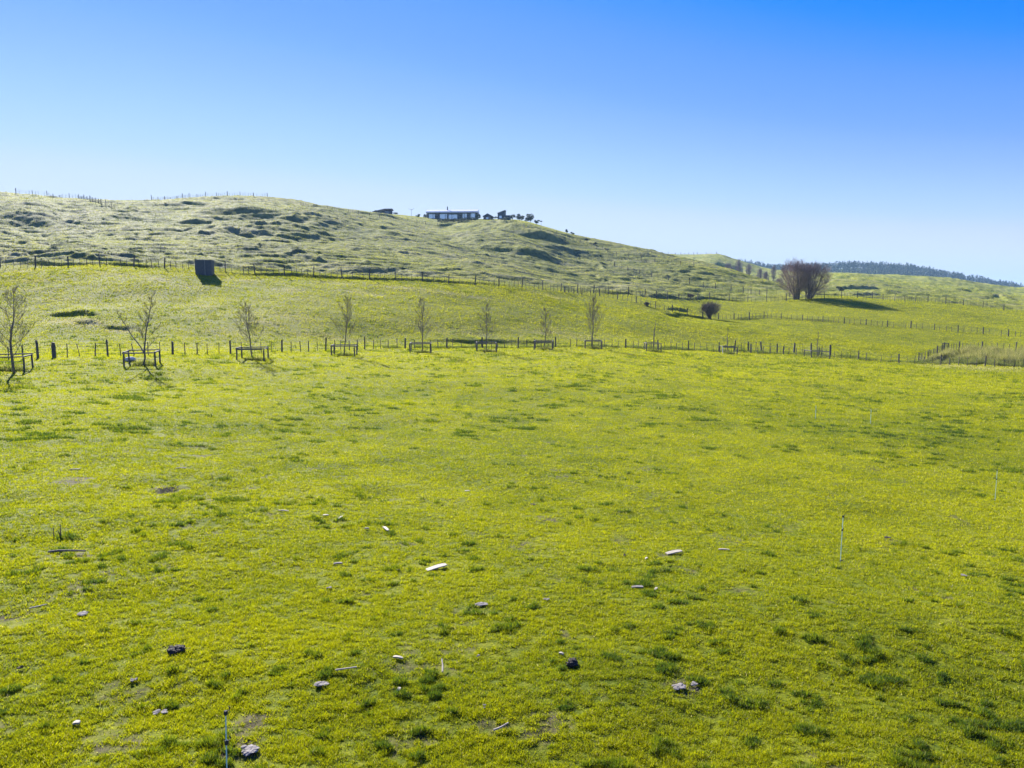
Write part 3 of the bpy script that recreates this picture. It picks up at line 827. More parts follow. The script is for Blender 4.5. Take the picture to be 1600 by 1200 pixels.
TREES = [  # px, base py, top py, limbs, spread, guard left/right px, guard base py, label of tree, label of cage
 (20,584,448,20,.46,(-22,47),578,'spreading many-branched bare young tree at the left edge of the paddock','wide timber cage at the left edge round the most spreading bare tree'),
 (224,572,455,17,.34,(195,250),570,'leaning bare young tree with a kinked stem and one low side limb','timber cage with a pale stone inside, round the leaning tree'),
 (395,561,474,19,.42,(370,420),562,'low bushy bare young tree, third caged tree from the left','timber cage third from the left, below the right side of the dark shed'),
 (540,556,462,18,.34,(516,560),556,'straight bare young tree, fourth caged tree from the left','timber cage fourth from the left, halfway along the straight part of the fence'),
 (659,551,464,17,.32,(638,677),551,'slim bare young tree at the left end of the shaded bank','timber cage at the left end of the shaded bank'),
 (760,549,475,17,.33,(741,779),549,'twiggy bare young tree standing before the middle of the shaded bank','timber cage before the middle of the shaded bank'),
 (849,546,480,16,.28,(832,867),546,'narrow bare young tree at the right end of the shaded bank','timber cage with a high rail at the right end of the shaded bank'),
 (928,545,464,22,.40,(911,943),545,'tallest vase-shaped bare young tree right of the middle','timber cage round the tall vase-shaped tree right of the middle'),
 (1020,548,497,4,.07,(1007,1032),549,'thin leafless pole of a sapling, leftmost of the three smallest saplings','small square cage round the thin pole sapling'),
 (1138,552,509,5,.16,(1126,1150),553,'small faint sapling in the cage with a white corner post','small cage with one pale corner post, second from the right'),
 (1276,558,515,9,.20,(1260,1292),559,'faint thin sapling, the rightmost of the caged row','low cage at the right end of the row, in front of the crowded posts'),
]
def tuft(name, label, q, Rr, H, n, seed, dry=.35, tint=.3, hill=.4, group=None, cat='weeds'):
    g = np.random.default_rng(seed)
    a = g.uniform(0, 2*math.pi, n); r = Rr * np.sqrt(g.uniform(0, 1, n)) 
    cx = np.cos(a) * r; cy = np.sin(a) * r * .8
    cz = zt(cx + q[0], cy + q[1]) - q[2]
    hh = H * g.uniform(.4, 1.2, n) * (1.1 - .6 * (r / Rr)) * (.7 + .5 * vnoise(cx * 3 + seed, cy * 3, 5))
    V = blade_tris(g, n, cx, cy, cz, hh, .016 + .05 * g.uniform(0, 1, n) ** 2)
    me = arr_mesh(name, V, M['blade'], {'tint': np.clip(g.normal(tint, .15, n), 0, 1), 'dry': (g.uniform(0, 1, n) < dry) * g.uniform(.5, 1, n), 'hill': np.full(n, hill)})
    return tag(mobj(name, me, None, tuple(q)), label, cat, group)

for i, (px, pb, pt, nl, sp, (gl, gr), gb, lt, lc) in enumerate(TREES):
    q = hit(px, pb)
    H = size_at(q, pb - pt)
    g = random.Random(100 + i)
    root = empty('bare_tree', tuple(q), 0, lt, 'tree', 'bare young trees planted along the fence')
    tr, cr = MB(), MB()
    tw = .0045 + .00006 * q[1]
    if i == 1:   # leaning tree with a kink
        branchlets(tr, cr, g, (0, 0, -.1), H, .06, nl, sp, .22, tw, lean=(.10, .02), depth2=9, depth3=4)
        branchlets(cr, cr, g, (.12, 0, H * .17), H * .60, .04, 7, .24, .4, tw, lean=(-.62, .0), depth2=6, depth3=4)
    elif i == 0:
        branchlets(tr, cr, g, (0, 0, -.1), H, .085, nl, sp, .20, tw, lean=(.03, 0), depth2=11, depth3=5)
    elif i == 8:
        branchlets(tr, cr, g, (0, 0, -.1), H, .075, nl, sp, .4, tw * 1.3, depth2=4, depth3=2, rise=2)
    elif i >= 9:
        branchlets(tr, cr, g, (0, 0, -.1), H, .055, nl, sp, .3, tw * 1.2, depth2=3, depth3=1, rise=1.6)
    else:
        branchlets(tr, cr, g, (0, 0, -.1), H, .05 + .02 * (i == 7), nl, sp * 1.3, .18 if i == 7 else .22, tw, lean=(g.uniform(-.02, .02), 0), depth2=10, depth3=5, rise=1.5 if i == 7 else 1.0)
    tr.build('trunk', M['bark'], root, True); cr.build('crown', M['twig'], root)
    # cage
    ql = hit((gl + gr) / 2, gb)
    w_ = size_at(ql, gr - gl) * (.80 if i < 8 else .9)
    h_ = .86 + .05 * g.random()
    cg = empty('tree_cage', tuple(ql), (R(20), R(16), R(8), R(6), R(5), R(4), R(-6), R(-4), R(2), R(-3), R(4))[i], lc, 'tree cage', 'timber cages round the young trees')
    c_, s_ = math.cos(cg.rotation_euler[2]), math.sin(cg.rotation_euler[2])
    cor = []
    for sx, sy in ((-1, -1), (1, -1), (1, 1), (-1, 1)):
        lx, ly = sx * w_ / 2, sy * w_ * .42
        gz = zt1(ql[0] + lx * c_ - ly * s_, ql[1] + lx * s_ + ly * c_) - ql[2]
        cor.append((lx, ly, gz))
        mb = MB(); mb.tube([(lx, ly, gz - .2), (lx + g.gauss(0, .02), ly, gz + h_)], [.062, .058], 8)
        po = mb.build('post', M['timber'] if not (i == 9 and sx < 0 and sy < 0) else M['stone'], cg)
        if i == 9 and sx < 0 and sy < 0: po['label'] = 'pale corner post'
    for k in range(4):
        a, b = np.array(cor[k]), np.array(cor[(k + 1) % 4])
        d_ = b - a; L_ = np.hypot(d_[0], d_[1]); an = math.atan2(d_[1], d_[0])
        mb = MB(); m_ = (a + b) / 2
        mb.box((m_[0], m_[1], m_[2] + h_ + (.05 if k % 2 == 0 else .045)), (L_ + (.14 if k % 2 == 0 else -.02), .10 if k % 2 == 0 else .095, .08), an)
        mb.build('rail', M['rail'], cg)
        if i < 2 or k in (1, 3):
            wm = MB()
            for wh in (.25, .45, .66): wm.tube([(a[0], a[1], a[2] + wh), (b[0], b[1], b[2] + wh)], [.006, .006], 3)
            wm.build('wire', M['wire'], cg)
    if i in (2, 6, 9):
        mb = MB(); mb.box((0, cor[0][1] - .09, h_ * .97 + cor[0][2]), (w_ * .9, .04, .14)); mb.build('board', M['rail'], cg)
    tuft('weeds', ['matted weeds round the foot of the spreading tree','weeds beside the pale stone inside the second cage','weeds filling the third cage from the left','weeds at the foot of the fourth caged tree',
         'weeds in the cage left of the shaded bank','straw coloured weeds in the cage before the middle of the bank','straw coloured weeds in the cage at the right end of the bank','dark weeds in the cage of the vase-shaped tree',
         'weeds under the thin pole sapling','weeds in the cage with the pale corner post','weeds in the rightmost cage'][i], ql + np.array([.1 * w_, 0, 0]), w_ * .42, .42 if i != 7 else .5, 900, 300 + i, dry=.55 if i in (5, 6) else .3, tint=.22, group='weeds growing inside the tree cages')

def rock(name, label, q, size, mat, seed, cat, group=None, flat=1.0, sub=2, rough=.25, rz=0):
    bm_v = []; g = np.random.default_rng(seed)
    import bmesh
    bm = bmesh.new(); bmesh.ops.create_icosphere(bm, subdivisions=sub + 1, radius=1)
    for v in bm.verts:
        c = v.co
        f = 1 + rough * float(fbm(np.array([c.x * 1.3 + seed * 3.1 + c.z]), np.array([c.y * 1.3 + c.z * 1.7]), seed, 3)[0]) + .12 * rough * g.normal()
        v.co = (c.x * size[0] * f, c.y * size[1] * f, max(c.z, -.4) * size[2] * f * flat)
    me = bpy.data.meshes.new(name); bm.to_mesh(me); bm.free(); me.materials.append(mat)
    o = mobj(name, me, None, (q[0], q[1], q[2])); o.rotation_euler = (0, 0, rz)
    return tag(o, label, cat, group)
q = hit(204, 564); rock('stone', 'pale grey stone lying in the second cage from the left', q + np.array([0, 0, .12]), (.38, .25, .2), M['stone'], 4, 'stone')

def dome(mb, g, c, r, n, L, tw, k=4):
    """fine twigs filling a rounded crown, each pointing outwards and up"""
    for _ in range(n):
        d = np.array([g.gauss(0, 1), g.gauss(0, 1), g.gauss(.35, 1)]); d /= np.linalg.norm(d)
        f = g.uniform(.45, 1.0) ** .55 * (1 + .10 * math.sin(3 * math.atan2(d[1], d[0]) + 5 * d[2]))
        if d[2] < -.5: f *= .85
        e = np.array(c) + d * np.array(r) * f
        up = d * np.array([.8, .8, .5]) + np.array([0, 0, .6]); up /= np.linalg.norm(up)
        b = e - up * L * g.uniform(.7, 1.5)
        m_ = (b + e) / 2 + np.array([g.gauss(0, .06), g.gauss(0, .06), 0]) * L
        mb.tube([b, m_, e], [tw, tw * .8, tw * .4], 3, False)
        for q_ in range(k):
            s0 = b + (e - b) * g.uniform(.1, .9); d3 = up + np.array([g.gauss(0, .45), g.gauss(0, .45), g.gauss(0, .3)]); d3 /= np.linalg.norm(d3)
            mb.tube([s0, s0 + d3 * L * g.uniform(.3, .7)], [tw * .6, tw * .3], 3, False)

# two willows by the upper fence
for j, (px, pb, pt, ns, sprd, lab) in enumerate([(1245, 468, 405, 8, .50, 'large many-stemmed bare willow with reddish twigs, left one of the pair by the fence'),
                                               (1265, 467, 408, 7, .50, 'many-stemmed bare willow with reddish twigs, right one of the pair by the fence')]):
    q = hit(px, pb); g = random.Random(40 + j); H = size_at(q, pb - pt)
    root = empty('willow_tree', tuple(q), 0, lab, 'tree', 'pair of bare willows by the upper fence')
    tr, cr = MB(), MB()
    for k in range(ns):
        az = 2 * math.pi * (k + .3 * j) / ns + g.uniform(-.25, .25); sp = .06 + .30 * ((k * .618) % 1)
        lx = math.cos(az) * sp + (-.10 if j == 0 else .10); ly = math.sin(az) * sp
        hh = H * math.sqrt(max(1.0 - (abs(lx) / .75) ** 2, .3)) * g.uniform(.92, 1.0)
        branchlets(tr, cr, g, (math.cos(az) * .35, math.sin(az) * .35, -.2), hh, .15, 17, .46, .14, .010, lean=(lx, ly), depth2=9, depth3=6, rise=.95)
    dome(cr, g, ((-.08 if j == 0 else .10) * H, 0, H * .50), (H * .47, H * .44, H * .50), 1150, 1.2, .017)
    tr.build('trunk', M['bark'], root, True); cr.build('crown', M['willow_twig'], root)
# round bare bush
def bare_bush(px, pb, wpx, hpx, seed, label, ns=26, tw=.012):
    q = hit(px, pb); g = random.Random(seed); H = size_at(q, hpx); W = size_at(q, wpx)
    root = empty('bare_bush', tuple(q), 0, label, 'bush')
    tr, cr = MB(), MB()
    for k in range(ns):
        az = g.uniform(0, 6.28); sp = g.uniform(0, 1) ** .6
        lean = (math.cos(az) * sp * W * .52 / H, math.sin(az) * sp * W * .5 / H)
        branchlets(tr if k < 9 else cr, cr, g, (g.uniform(-.2, .2), g.uniform(-.2, .2), -.1), H * (1 - .25 * sp) * g.uniform(.8, 1), .035, 10, .3, .3, tw, lean=lean, depth2=6, depth3=3)
    dome(cr, g, (0, 0, H * .55), (W * .5, W * .45, H * .46), ns * 22, H * .22, tw * 1.3, 4)
    tr.build('stem', M['bark'], root); cr.build('crown', M['bush_twig'], root)
bare_bush(1109, 498, 36, 28, 60, 'round bare bush by the bend of the lower fence')
bare_bush(1079, 466, 12, 7, 61, 'tiny bare bush against the upper fence left of the willows', ns=12)
bare_bush(1010, 478, 10, 6, 62, 'low scrubby bush beside the curving fence', ns=10)

# leafy shrubs and trees on the hill top
def shrub(px, Y, wpx, hpx, seed, label, mat='leaf_dark', name='shrub', group=None, dz=0, lumps=7, leaves=900, spiky=False):
    q = at(px, Y); W = size_at(q, wpx); H = size_at(q, hpx); g = np.random.default_rng(seed)
    root = empty(name, tuple(q), 0, label, 'tree' if H > 3.5 else 'shrub', group)
    c = np.stack([g.uniform(-.33, .33, lumps) * W, g.uniform(-.25, .25, lumps) * W, g.uniform(.3, .82, lumps) * H], -1)
    r = np.stack([g.uniform(.14, .26, lumps) * W, g.uniform(.14, .26, lumps) * W, g.uniform(.12, .24, lumps) * H], -1)
    V = leaf_tris(g, c, r, leaves, .05 * min(W, H) + .05)
    mobj('crown', arr_mesh('crown', V, M[mat]), root)
    mb = MB()
    mb.tube([(0, 0, -.3), (0, 0, H * .5)], [.08 * H ** .5, .04], 6)
    for k in range(4): mb.tube([(0, 0, H * .25), tuple(c[k])], [.05, .02], 4)
    mb.build('trunk', M['bark'], root)
    return root
for a in [(812,352,16,13,70,'dark leafy tree on the brow, left one of the two right of the house'),(828,349,18,14,71,'dark bushy tree on the brow right of the house, nearest the drop'),
          (801,356,12,9,72,'small dark shrub between the sheds and the brow trees'),(667,352,8,6,73,'small shrub at the left end of the farmhouse'),(655,352,8,5,74,'low shrub between the mast and the farmhouse'),
          (620,356,9,4,75,'low shrub beside the low brown outbuilding'),(1310,285,15,9,76,'dark evergreen bush on the slope right of the willows'),
          (748,347,10,9,77,'dark shrub at the right end of the farmhouse'),(884,322,6,6,78,'small shrub on the skyline below the brow trees'),
          (772,346,12,6,79,'low dark scrub in front of the small gabled hut'),(792,346,14,6,80,'low dark scrub in front of the tall dark shed'),(838,345,11,8,81,'low shrub trailing down the brow right of the dark bushy tree'),
          (893,300,7,5,82,'small scrub bush high on the open slope, below the skyline shrub'),(916,285,10,6,83,'dark scrub bush by the short slope fence, left of two'),(928,280,9,5,84,'dark scrub bush by the short slope fence, right of two'),
          (947,268,8,4,85,'low scrub bush on the slope right of the pair of scrub bushes')]:
    shrub(*a)
# dark hedge on the bank below the house
q = at(715, 329); g = np.random.default_rng(9)
n = 26; hx = np.linspace(-8.5, 8.5, n)
zz = zt(hx + q[0], np.full(n, q[1])) - q[2]
cc = np.stack([hx, g.uniform(-.5, .5, n), zz + .8], -1); rr = np.stack([np.full(n, .6), np.full(n, .8), g.uniform(.6, 1.1, n)], -1)
root = empty('hedge', tuple(q), 0, 'dark clipped hedge on the bank below the farmhouse', 'hedge')
mobj('foliage', arr_mesh('foliage', leaf_tris(g, cc, rr, 7000, .13), M['leaf_dark']), root)
mb = MB()
for a, b in zip(hx[::2], zz[::2]): mb.tube([(a, 0, b - .2), (a, 0, b + .9)], [.06, .04], 5)
mb.build('stem', M['bark'], root)

# ------------------------------------------------------------------ buildings
def wbox(mb, x0, x1, y0, y1, z0, z1): mb.box(((x0+x1)/2, (y0+y1)/2, (z0+z1)/2), (x1-x0, y1-y0, z1-z0))
q = at(707.5, 350); q[2] = CAMZ + raydir(707, 342.5)[2] / raydir(707, 342.5)[1] * 350
house = empty('farmhouse', tuple(q), R(-3), 'long low farmhouse with a pale roof edge and large windows on the hill top', 'house')
HL = size_at(q, 81) / 2
mb = MB(); wbox(mb, -HL + .4, HL - .4, 0, 7, -3.5, 3.0); mb.build('wall', M['darkwall'], house)
mb = MB(); wbox(mb, -HL, HL, -1.0, 7.8, 3.0, 3.62)
mb.add([(-HL, -1.0, 3.623), (HL, -1.0, 3.623), (HL, 7.8, 3.623), (-HL, 7.8, 3.623), (-HL, 3.4, 4.95), (HL, 3.4, 4.95)], [(0, 1, 5, 4), (2, 3, 4, 5), (1, 2, 5), (3, 0, 4)])
rf = mb.build('roof', M['roof'], house)
mb = MB(); wbox(mb, -2.7, -2.25, 2.2, 2.65, 3.7, 6.0); mb.tube([(-2.47, 2.42, 6.0), (-2.47, 2.42, 6.5)], [.14, .14], 8); mb.build('chimney', M['darkwall'], rf)
kx = HL / 40.5
for a, b, z0, z1 in ((-36, -27, .5, 2.4), (-19, -8, .1, 2.4), (-5, 8, .1, 2.1), (17, 23, .1, 2.5), (29, 36, 0.0, 2.6)):
    mb = MB(); a_, b_ = a * kx, b * kx
    for x0, x1, y0, y1 in ((a_, b_, z0 - .08, z0), (a_, b_, z1, z1 + .08), (a_ - .08, a_, z0 - .08, z1 + .08), (b_, b_ + .08, z0 - .08, z1 + .08)):
        wbox(mb, x0, x1, -.09, -.003, y0, y1)
    fr = mb.build('window', M['roof'], house)
    mb = MB(); wbox(mb, a_, b_, -.05, -.004, z0, z1); mb.build('pane', M['glass'], fr)
for i in range(9):
    x = -HL + .3 + i * (2 * HL - .6) / 8
    mb = MB(); wbox(mb, x - .07, x + .07, -.95, -.81, -.8, 3.0); mb.build('veranda_post', M['darkwall'], house)
mb = MB(); wbox(mb, -HL, HL, -1.3, -.003, -1.2, -.15); mb.build('deck', M['timber'], house)
# outbuildings
q = at(601, 352); q[2] += .2; W = size_at(q, 30)
ob = empty('outbuilding', tuple(q), R(4), 'low brown roofed outbuilding on the skyline left of the farmhouse', 'shed')
mb = MB(); wbox(mb, -W*.42, W*.45, 0, 5, -1.5, 1.5); mb.build('wall', M['darkwall'], ob)
mb = MB(); mb.add([(-W*.55, -.5, .7), (W*.5, -.5, 1.9), (W*.5, 5.5, 1.9), (-W*.55, 5.5, .7), (-W*.55, -.5, .85), (W*.1, -.5, 2.25), (W*.5, -.5, 2.3), (W*.5, 5.5, 2.3), (W*.1, 5.5, 2.25), (-W*.55, 5.5, .85)],
   [(0, 1, 6, 5, 4), (2, 3, 9, 8, 7), (4, 5, 8, 9), (5, 6, 7, 8), (1, 2, 7, 6), (3, 0, 4, 9), (3, 2, 1, 0)]); mb.build('roof', M['redroof'], ob)
mb = MB(); wbox(mb, W*.1, W*.3, -.06, -.004, -.2, 1.2); mb.build('door', M['shedtrim'], ob)
q = at(762, 352); q[2] += .1
ob = empty('outbuilding', tuple(q), R(-5), 'small gabled hut with a brown roof between the farmhouse and the tall shed', 'shed')
mb = MB(); wbox(mb, -1.9, 2.2, 0, 4, -1.5, 1.6); mb.build('wall', M['redroof'], ob)
mb = MB(); mb.add([(-2.4, -.3, 1.603), (2.7, -.3, 1.603), (.1, -.3, 3.0), (-2.4, 4.3, 1.603), (2.7, 4.3, 1.603), (.1, 4.3, 3.0)], [(0, 1, 2), (5, 4, 3), (0, 2, 5, 3), (2, 1, 4, 5), (1, 0, 3, 4)]); mb.build('roof', M['darkwall'], ob)
mb = MB(); wbox(mb, -.6, .5, -.05, -.004, .3, 1.2); mb.build('window', M['glass'], ob)
q = at(786, 352); q[2] += .1
ob = empty('outbuilding', tuple(q), R(-8), 'tall dark shed with a steep sloped top and low wing, right of the farmhouse', 'shed')
mb = MB(); mb.add([(-2.6, 0, -1.5), (.9, 0, -1.5), (.9, 4, -1.5), (-2.6, 4, -1.5), (-2.6, 0, 3.2), (.9, 0, 4.4), (.9, 4, 4.4), (-2.6, 4, 3.2)], [(3, 2, 1, 0), (4, 5, 6, 7), (0, 1, 5, 4), (1, 2, 6, 5), (2, 3, 7, 6), (3, 0, 4, 7)]); mb.build('wall', M['shed'], ob)
mb = MB(); wbox(mb, .903, 3.3, .3, 3.6, -1.5, 2.2); mb.build('wing', M['shed'], ob)
mb = MB(); mb.add([(-2.8, -.2, 3.22), (1.1, -.2, 4.56), (1.1, 4.2, 4.56), (-2.8, 4.2, 3.22), (-2.8, -.2, 3.34), (1.1, -.2, 4.68), (1.1, 4.2, 4.68), (-2.8, 4.2, 3.34)], [(3, 2, 1, 0), (4, 5, 6, 7), (0, 1, 5, 4), (1, 2, 6, 5), (2, 3, 7, 6), (3, 0, 4, 7)]); mb.build('roof', M['shedtrim'], ob)
mb = MB(); wbox(mb, -1.8, -.6, -.05, -.004, .8, 2.0); mb.build('window', M['glass'], ob)
# mast
q = at(645, 350)
ms = empty('aerial_mast', tuple(q), 0, 'thin aerial mast with short crossed arms left of the farmhouse', 'mast')
mb = MB(); mb.tube([(0, 0, -.5), (0, 0, 3.6)], [.07, .05], 6); mb.build('pole', M['timber'], ms)
mb = MB()
mb.tube([(-1.3, 0, 3.9), (0, 0, 3.1), (1.3, 0, 3.9)], [.05, .06, .05], 5); mb.tube([(-.8, .3, 3.2), (.8, -.3, 3.2)], [.04, .04], 5); mb.build('arm', M['timber'], ms)
q = at(880 - 35, 349)
ms = empty('sign_post', tuple(q), 0, 'small board on a post standing on the brow below the dark trees', 'sign')
mb = MB(); mb.tube([(0, 0, -.3), (0, 0, 1.9)], [.06, .05], 6); mb.build('post', M['timber'], ms)
mb = MB(); mb.box((0, 0, 2.1), (1.0, .06, .5)); mb.build('board', M['shed'], ms)

# dark box shed at the upper fence
q = hit(316, 430); W = size_at(q, 26.5); H = size_at(q, 20)
sh = empty('pump_shed', (q[0], q[1] + W * .4, q[2]), R(10), 'dark box shaped shed standing alone at the upper fence', 'shed')
mb = MB(); wbox(mb, -W*.45, W*.45, -W*.38, W*.38, -.8, H + .25); mb.build('wall', M['shed'], sh)
mb = MB(); wbox(mb, -W*.48, W*.48, -W*.42, W*.42, H + .253, H + .37); mb.build('roof', M['shedtrim'], sh)
mb = MB(); wbox(mb, W*.08, W*.08 + .07, -W*.38 - .06, -W*.38 - .003, -.2, H + .24); mb.build('downpipe', M['shedtrim'], sh)
mb = MB(); wbox(mb, -W*.30, W*.0, -W*.38 - .03, -W*.38 - .002, .05, H * .8); dr_ = mb.build('door', M['shed'], sh)
mb = MB(); mb.tube([(-.12, -W*.38 - .06, H * .4), (-.12, -W*.38 - .06, H * .46)], [.02, .02], 6); mb.build('handle', M['shedtrim'], dr_)
q2 = hit(345, 431); tuft('weeds', 'patch of dead brown stalks beside the dark box shed', q2, .9, .35, 500, 450, dry=.8, tint=.3, hill=1)

# ------------------------------------------------------------------ reed patch at the right
g = np.random.default_rng(31); n = 130000
px_ = g.uniform(1436, 1680, n)
a0 = np.arctan((px_ - 800) / F / CF[1]); 
front = np.interp(a0, F1A, F1R) + 1.2
rf_ = [hit(*p) for p in ((1440, 564), (1458, 557.5), (1476, 550), (1500, 548), (1540, 547), (1598, 550))]
back = np.interp(px_, [1440, 1458, 1476, 1500, 1540, 1598], [math.hypot(p[0], p[1]) - .8 for p in rf_]); back = np.maximum(back, front + .3)
rr_ = front + (back - front) * g.uniform(0, 1, n)
x_ = np.sin(a0) * rr_; y_ = np.cos(a0) * rr_
cl_ = fbm(x_ / 1.1, y_ / 1.6, 333, 3) * 1.25
k_ = g.uniform(0, 1, n) < np.clip(.42 + 1.5 * cl_, .02, 1)
x_, y_, cl_, px_, rr_, front_ = x_[k_], y_[k_], cl_[k_], px_[k_], rr_[k_], front[k_]
n = len(x_); hgt = (.35 + 1.1 * np.clip(cl_ + .25, 0, 1) * sstep(1440, 1500, px_)) * g.uniform(.6, 1.2, n) * (.55 + .45 * sstep(0, 5, rr_ - front_))
V = blade_tris(g, n, x_, y_, zt(x_, y_) - .02, hgt, .035 * np.ones(n), (.05, .6))
drr = (g.uniform(0, 1, n) < .18 + .42 * sstep(2, 7, rr_ - front_)) * g.uniform(.6, 1, n)
tag(mobj('rough_reeds', arr_mesh('rough_reeds', V, M['blade'], {'tint': g.uniform(0, .5, n) * (.4 + sstep(-.1, .5, cl_)), 'dry': drr, 'hill': np.full(n, .9)})), 'tangled tan and olive reeds in the fenced corner at the right', 'reeds', kind='stuff')

# rank grass the stock cannot reach, along the far side of the lowland fence
g = np.random.default_rng(57); n = 90000
px_ = g.uniform(600, 1440, n); a0 = np.arctan((px_ - 800) / F / CF[1])
dd_ = g.uniform(.15, 1, n) ** 1.5 * np.interp(px_, [600, 900, 1000, 1300, 1440], [2.2, 2.6, 2.6, 4.5, 3.0])
rr_ = np.interp(a0, F1A, F1R) + dd_; x_ = np.sin(a0) * rr_; y_ = np.cos(a0) * rr_
cl_ = fbm(x_ / 1.4, y_ / .8, 444, 3); k_ = g.uniform(0, 1, n) < np.clip(.3 + 1.4 * cl_, .0, 1)
x_, y_, cl_ = x_[k_], y_[k_], cl_[k_]; n = len(x_)
V = blade_tris(g, n, x_, y_, zt(x_, y_) - .02, (.16 + .30 * np.clip(cl_ + .2, 0, 1)) * g.uniform(.5, 1.2, n), .04 * np.ones(n), (.1, .9))
tag(mobj('rank_grass', arr_mesh('rank_grass', V, M['blade'], {'tint': g.uniform(0, .4, n), 'dry': (g.uniform(0, 1, n) < .12) * g.uniform(.5, 1, n), 'hill': np.full(n, .5)})), 'darker ungrazed grass along the far side of the paddock fence', 'grass', kind='stuff')

# ------------------------------------------------------------------ electric fence standards
for px, py, h, bend, lab in [(357,1272,168,.02,'pale green fence standard in the near grass at the bottom left'),(1313,880,76,0.01,'pale green fence standard standing alone in the grass at the right'),
        (1554.5,783,50,0,'thin fence standard near the right edge of the picture'),(1274,655,16,0,'tiny faint fence standard far out in the paddock, left of its neighbour'),
        (1360,662,17,0,'tiny faint fence standard far out in the paddock, right of its neighbour')]:
    q = hit(px, py); H = size_at(q, h); H = min(max(H, .8), 1.15)
    st = empty('fence_standard', tuple(q), rnd.uniform(0, 3), lab, 'fence standard', 'electric fence standards standing in the near paddock')
    rr = .006 if q[1] < 30 else .012
    mb = MB(); mb.tube([(0, 0, -.1), (bend * .3, 0, H * .5), (bend, 0, H)], [rr, rr, rr * .9], 8); mb.build('rod', M['fibre'], st)
    for t in (.985, .70):
        mb = MB(); x = bend * t
        mb.box((x, 0, H * t), (.024, .024, .04)); mb.tube([(x + .015, 0, H * t), (x + .05, .01, H * t + .01), (x + .045, .02, H * t + .035)], [.006, .006, .005], 6)
        mb.build('insulator', M['plastic_black'], st)
    mb = MB(); mb.tube([(0, 0, -.1), (0, 0, .04)], [.006, .006], 6); mb.box((.03, 0, .05), (.09, .012, .012)); mb.build('foot_spike', M['plastic_black'], st)

# ------------------------------------------------------------------ things lying on the grass
def board(px, py, L, W, rz, label, name='board', mat='board', T=.02, tilt=0.0, cat='board', lift=.02):
    q = hit(px, py); mb = MB(); g = random.Random(int(px))
    n = 6; vs = []
    for i in range(n + 1):
        t = i / n; x = (t - .5) * L; wv = W / 2 * (1 - .35 * (t > .9) - .2 * (t < .05)) * g.uniform(.92, 1.05)
        for yy, z in ((-wv, 0), (wv, 0), (wv, T), (-wv, T)): vs.append((x, yy, z + tilt * x + .01 * math.sin(3 * t)))
    fs = [(3, 2, 1, 0), (n*4, n*4+1, n*4+2, n*4+3)]
    for i in range(n):
        for k in range(4): fs.append((i*4 + k, i*4 + (k+1) % 4, (i+1)*4 + (k+1) % 4, (i+1)*4 + k))
    mb.add(vs, fs); o = mb.build(name, M[mat]); o.location = (q[0], q[1], q[2] + lift); o.rotation_euler = (0, 0, rz)
    return tag(o, label, cat)
board(682, 890, .40, .13, R(32), 'pale broken board lying in the grass below the middle of the picture', lift=.03, tilt=.08)
board(1053, 866, .36, .12, R(20), 'pale pointed board lying in the grass right of the middle', lift=.03, tilt=.06)
board(603, 829, .30, .07, R(-62), 'short pale wood offcut lying up and down the slope left of the middle', lift=.03)
board(996, 920, .20, .07, R(5), 'grey weathered offcut beside two whitish chips', mat='greydung', cat='wood offcut', name='wood_offcut')
board(1131, 861, .22, .04, R(-8), 'thin grey splinter right of the pale pointed board', mat='stick', cat='wood splinter', name='wood_splinter')
board(622, 1031, .14, .035, R(-18), 'small whitish splinter right of the long thin stick', mat='board', cat='wood splinter', name='wood_splinter')
board(443, 800, .26, .03, R(-10), 'thin pale splinter above the left middle of the paddock', mat='stick', cat='wood splinter', name='wood_splinter')
board(509, 807, .13, .05, R(5), 'pale flat chip right of the thin pale splinter', mat='board', cat='wood chip', name='wood_chip')
board(532, 811, .12, .05, R(50), 'pale upturned chip between the flat chip and the short offcut', mat='board', cat='wood chip', name='wood_chip', tilt=.3)
board(573, 828, .10, .04, R(5), 'little grey chip left of the short pale offcut', mat='greydung', cat='wood chip', name='wood_chip')
board(528, 883, .16, .05, R(15), 'grey weathered chip left of the pale broken board', mat='greydung', cat='wood chip', name='wood_chip')
board(1025, 923, .06, .04, R(40), 'whitish chip right of the grey weathered offcut', mat='board', cat='wood chip', name='wood_chip', tilt=.4)
board(1010, 875, .05, .05, R(0), 'tiny white chip below the pale pointed board', mat='board', cat='wood chip', name='wood_chip', tilt=.4)
board(877, 1025, .07, .03, R(-35), 'small white chip beside the brown clod of dung', mat='board', cat='wood chip', name='wood_chip')
board(120, 1134, .07, .05, R(10), 'whitish chip in the near grass at the lower left', mat='board', cat='wood chip', name='wood_chip')
board(623, 1083, .06, .04, R(70), 'white chip standing in the grass below the thin stick', mat='board', cat='wood chip', name='wood_chip', tilt=.5)
board(117, 735, .30, .05, R(4), 'pale weathered strip far out at the left of the paddock', mat='greydung', cat='wood splinter', name='wood_splinter')
board(283, 733, .30, .05, R(12), 'pale weathered strip above the muddy hollow', mat='greydung', cat='wood splinter', name='wood_splinter')
board(730, 769, .14, .05, R(10), 'pale chip high in the middle of the paddock', mat='board', cat='wood chip', name='wood_chip')
board(1288, 1010, .0801, .03, R(10), 'small pale chip in the grass below the lone standard', mat='stick', cat='wood chip', name='wood_chip') if False else None
def stick(px, py, pts, r, label, mat='stick'):
    q = hit(px, py); mb = MB()
    mb.tube(pts, [r * (1 - .5 * i / len(pts)) for i in range(len(pts))], 6); o = mb.build('stick', M[mat]); o.location = (q[0], q[1], q[2] + .045)
    return tag(o, label, 'stick')
stick(541, 1051, [(-.13, -.02, 0), (0, 0, .01), (.13, .02, .02)], .011, 'thin pale stick lying level in the near grass')
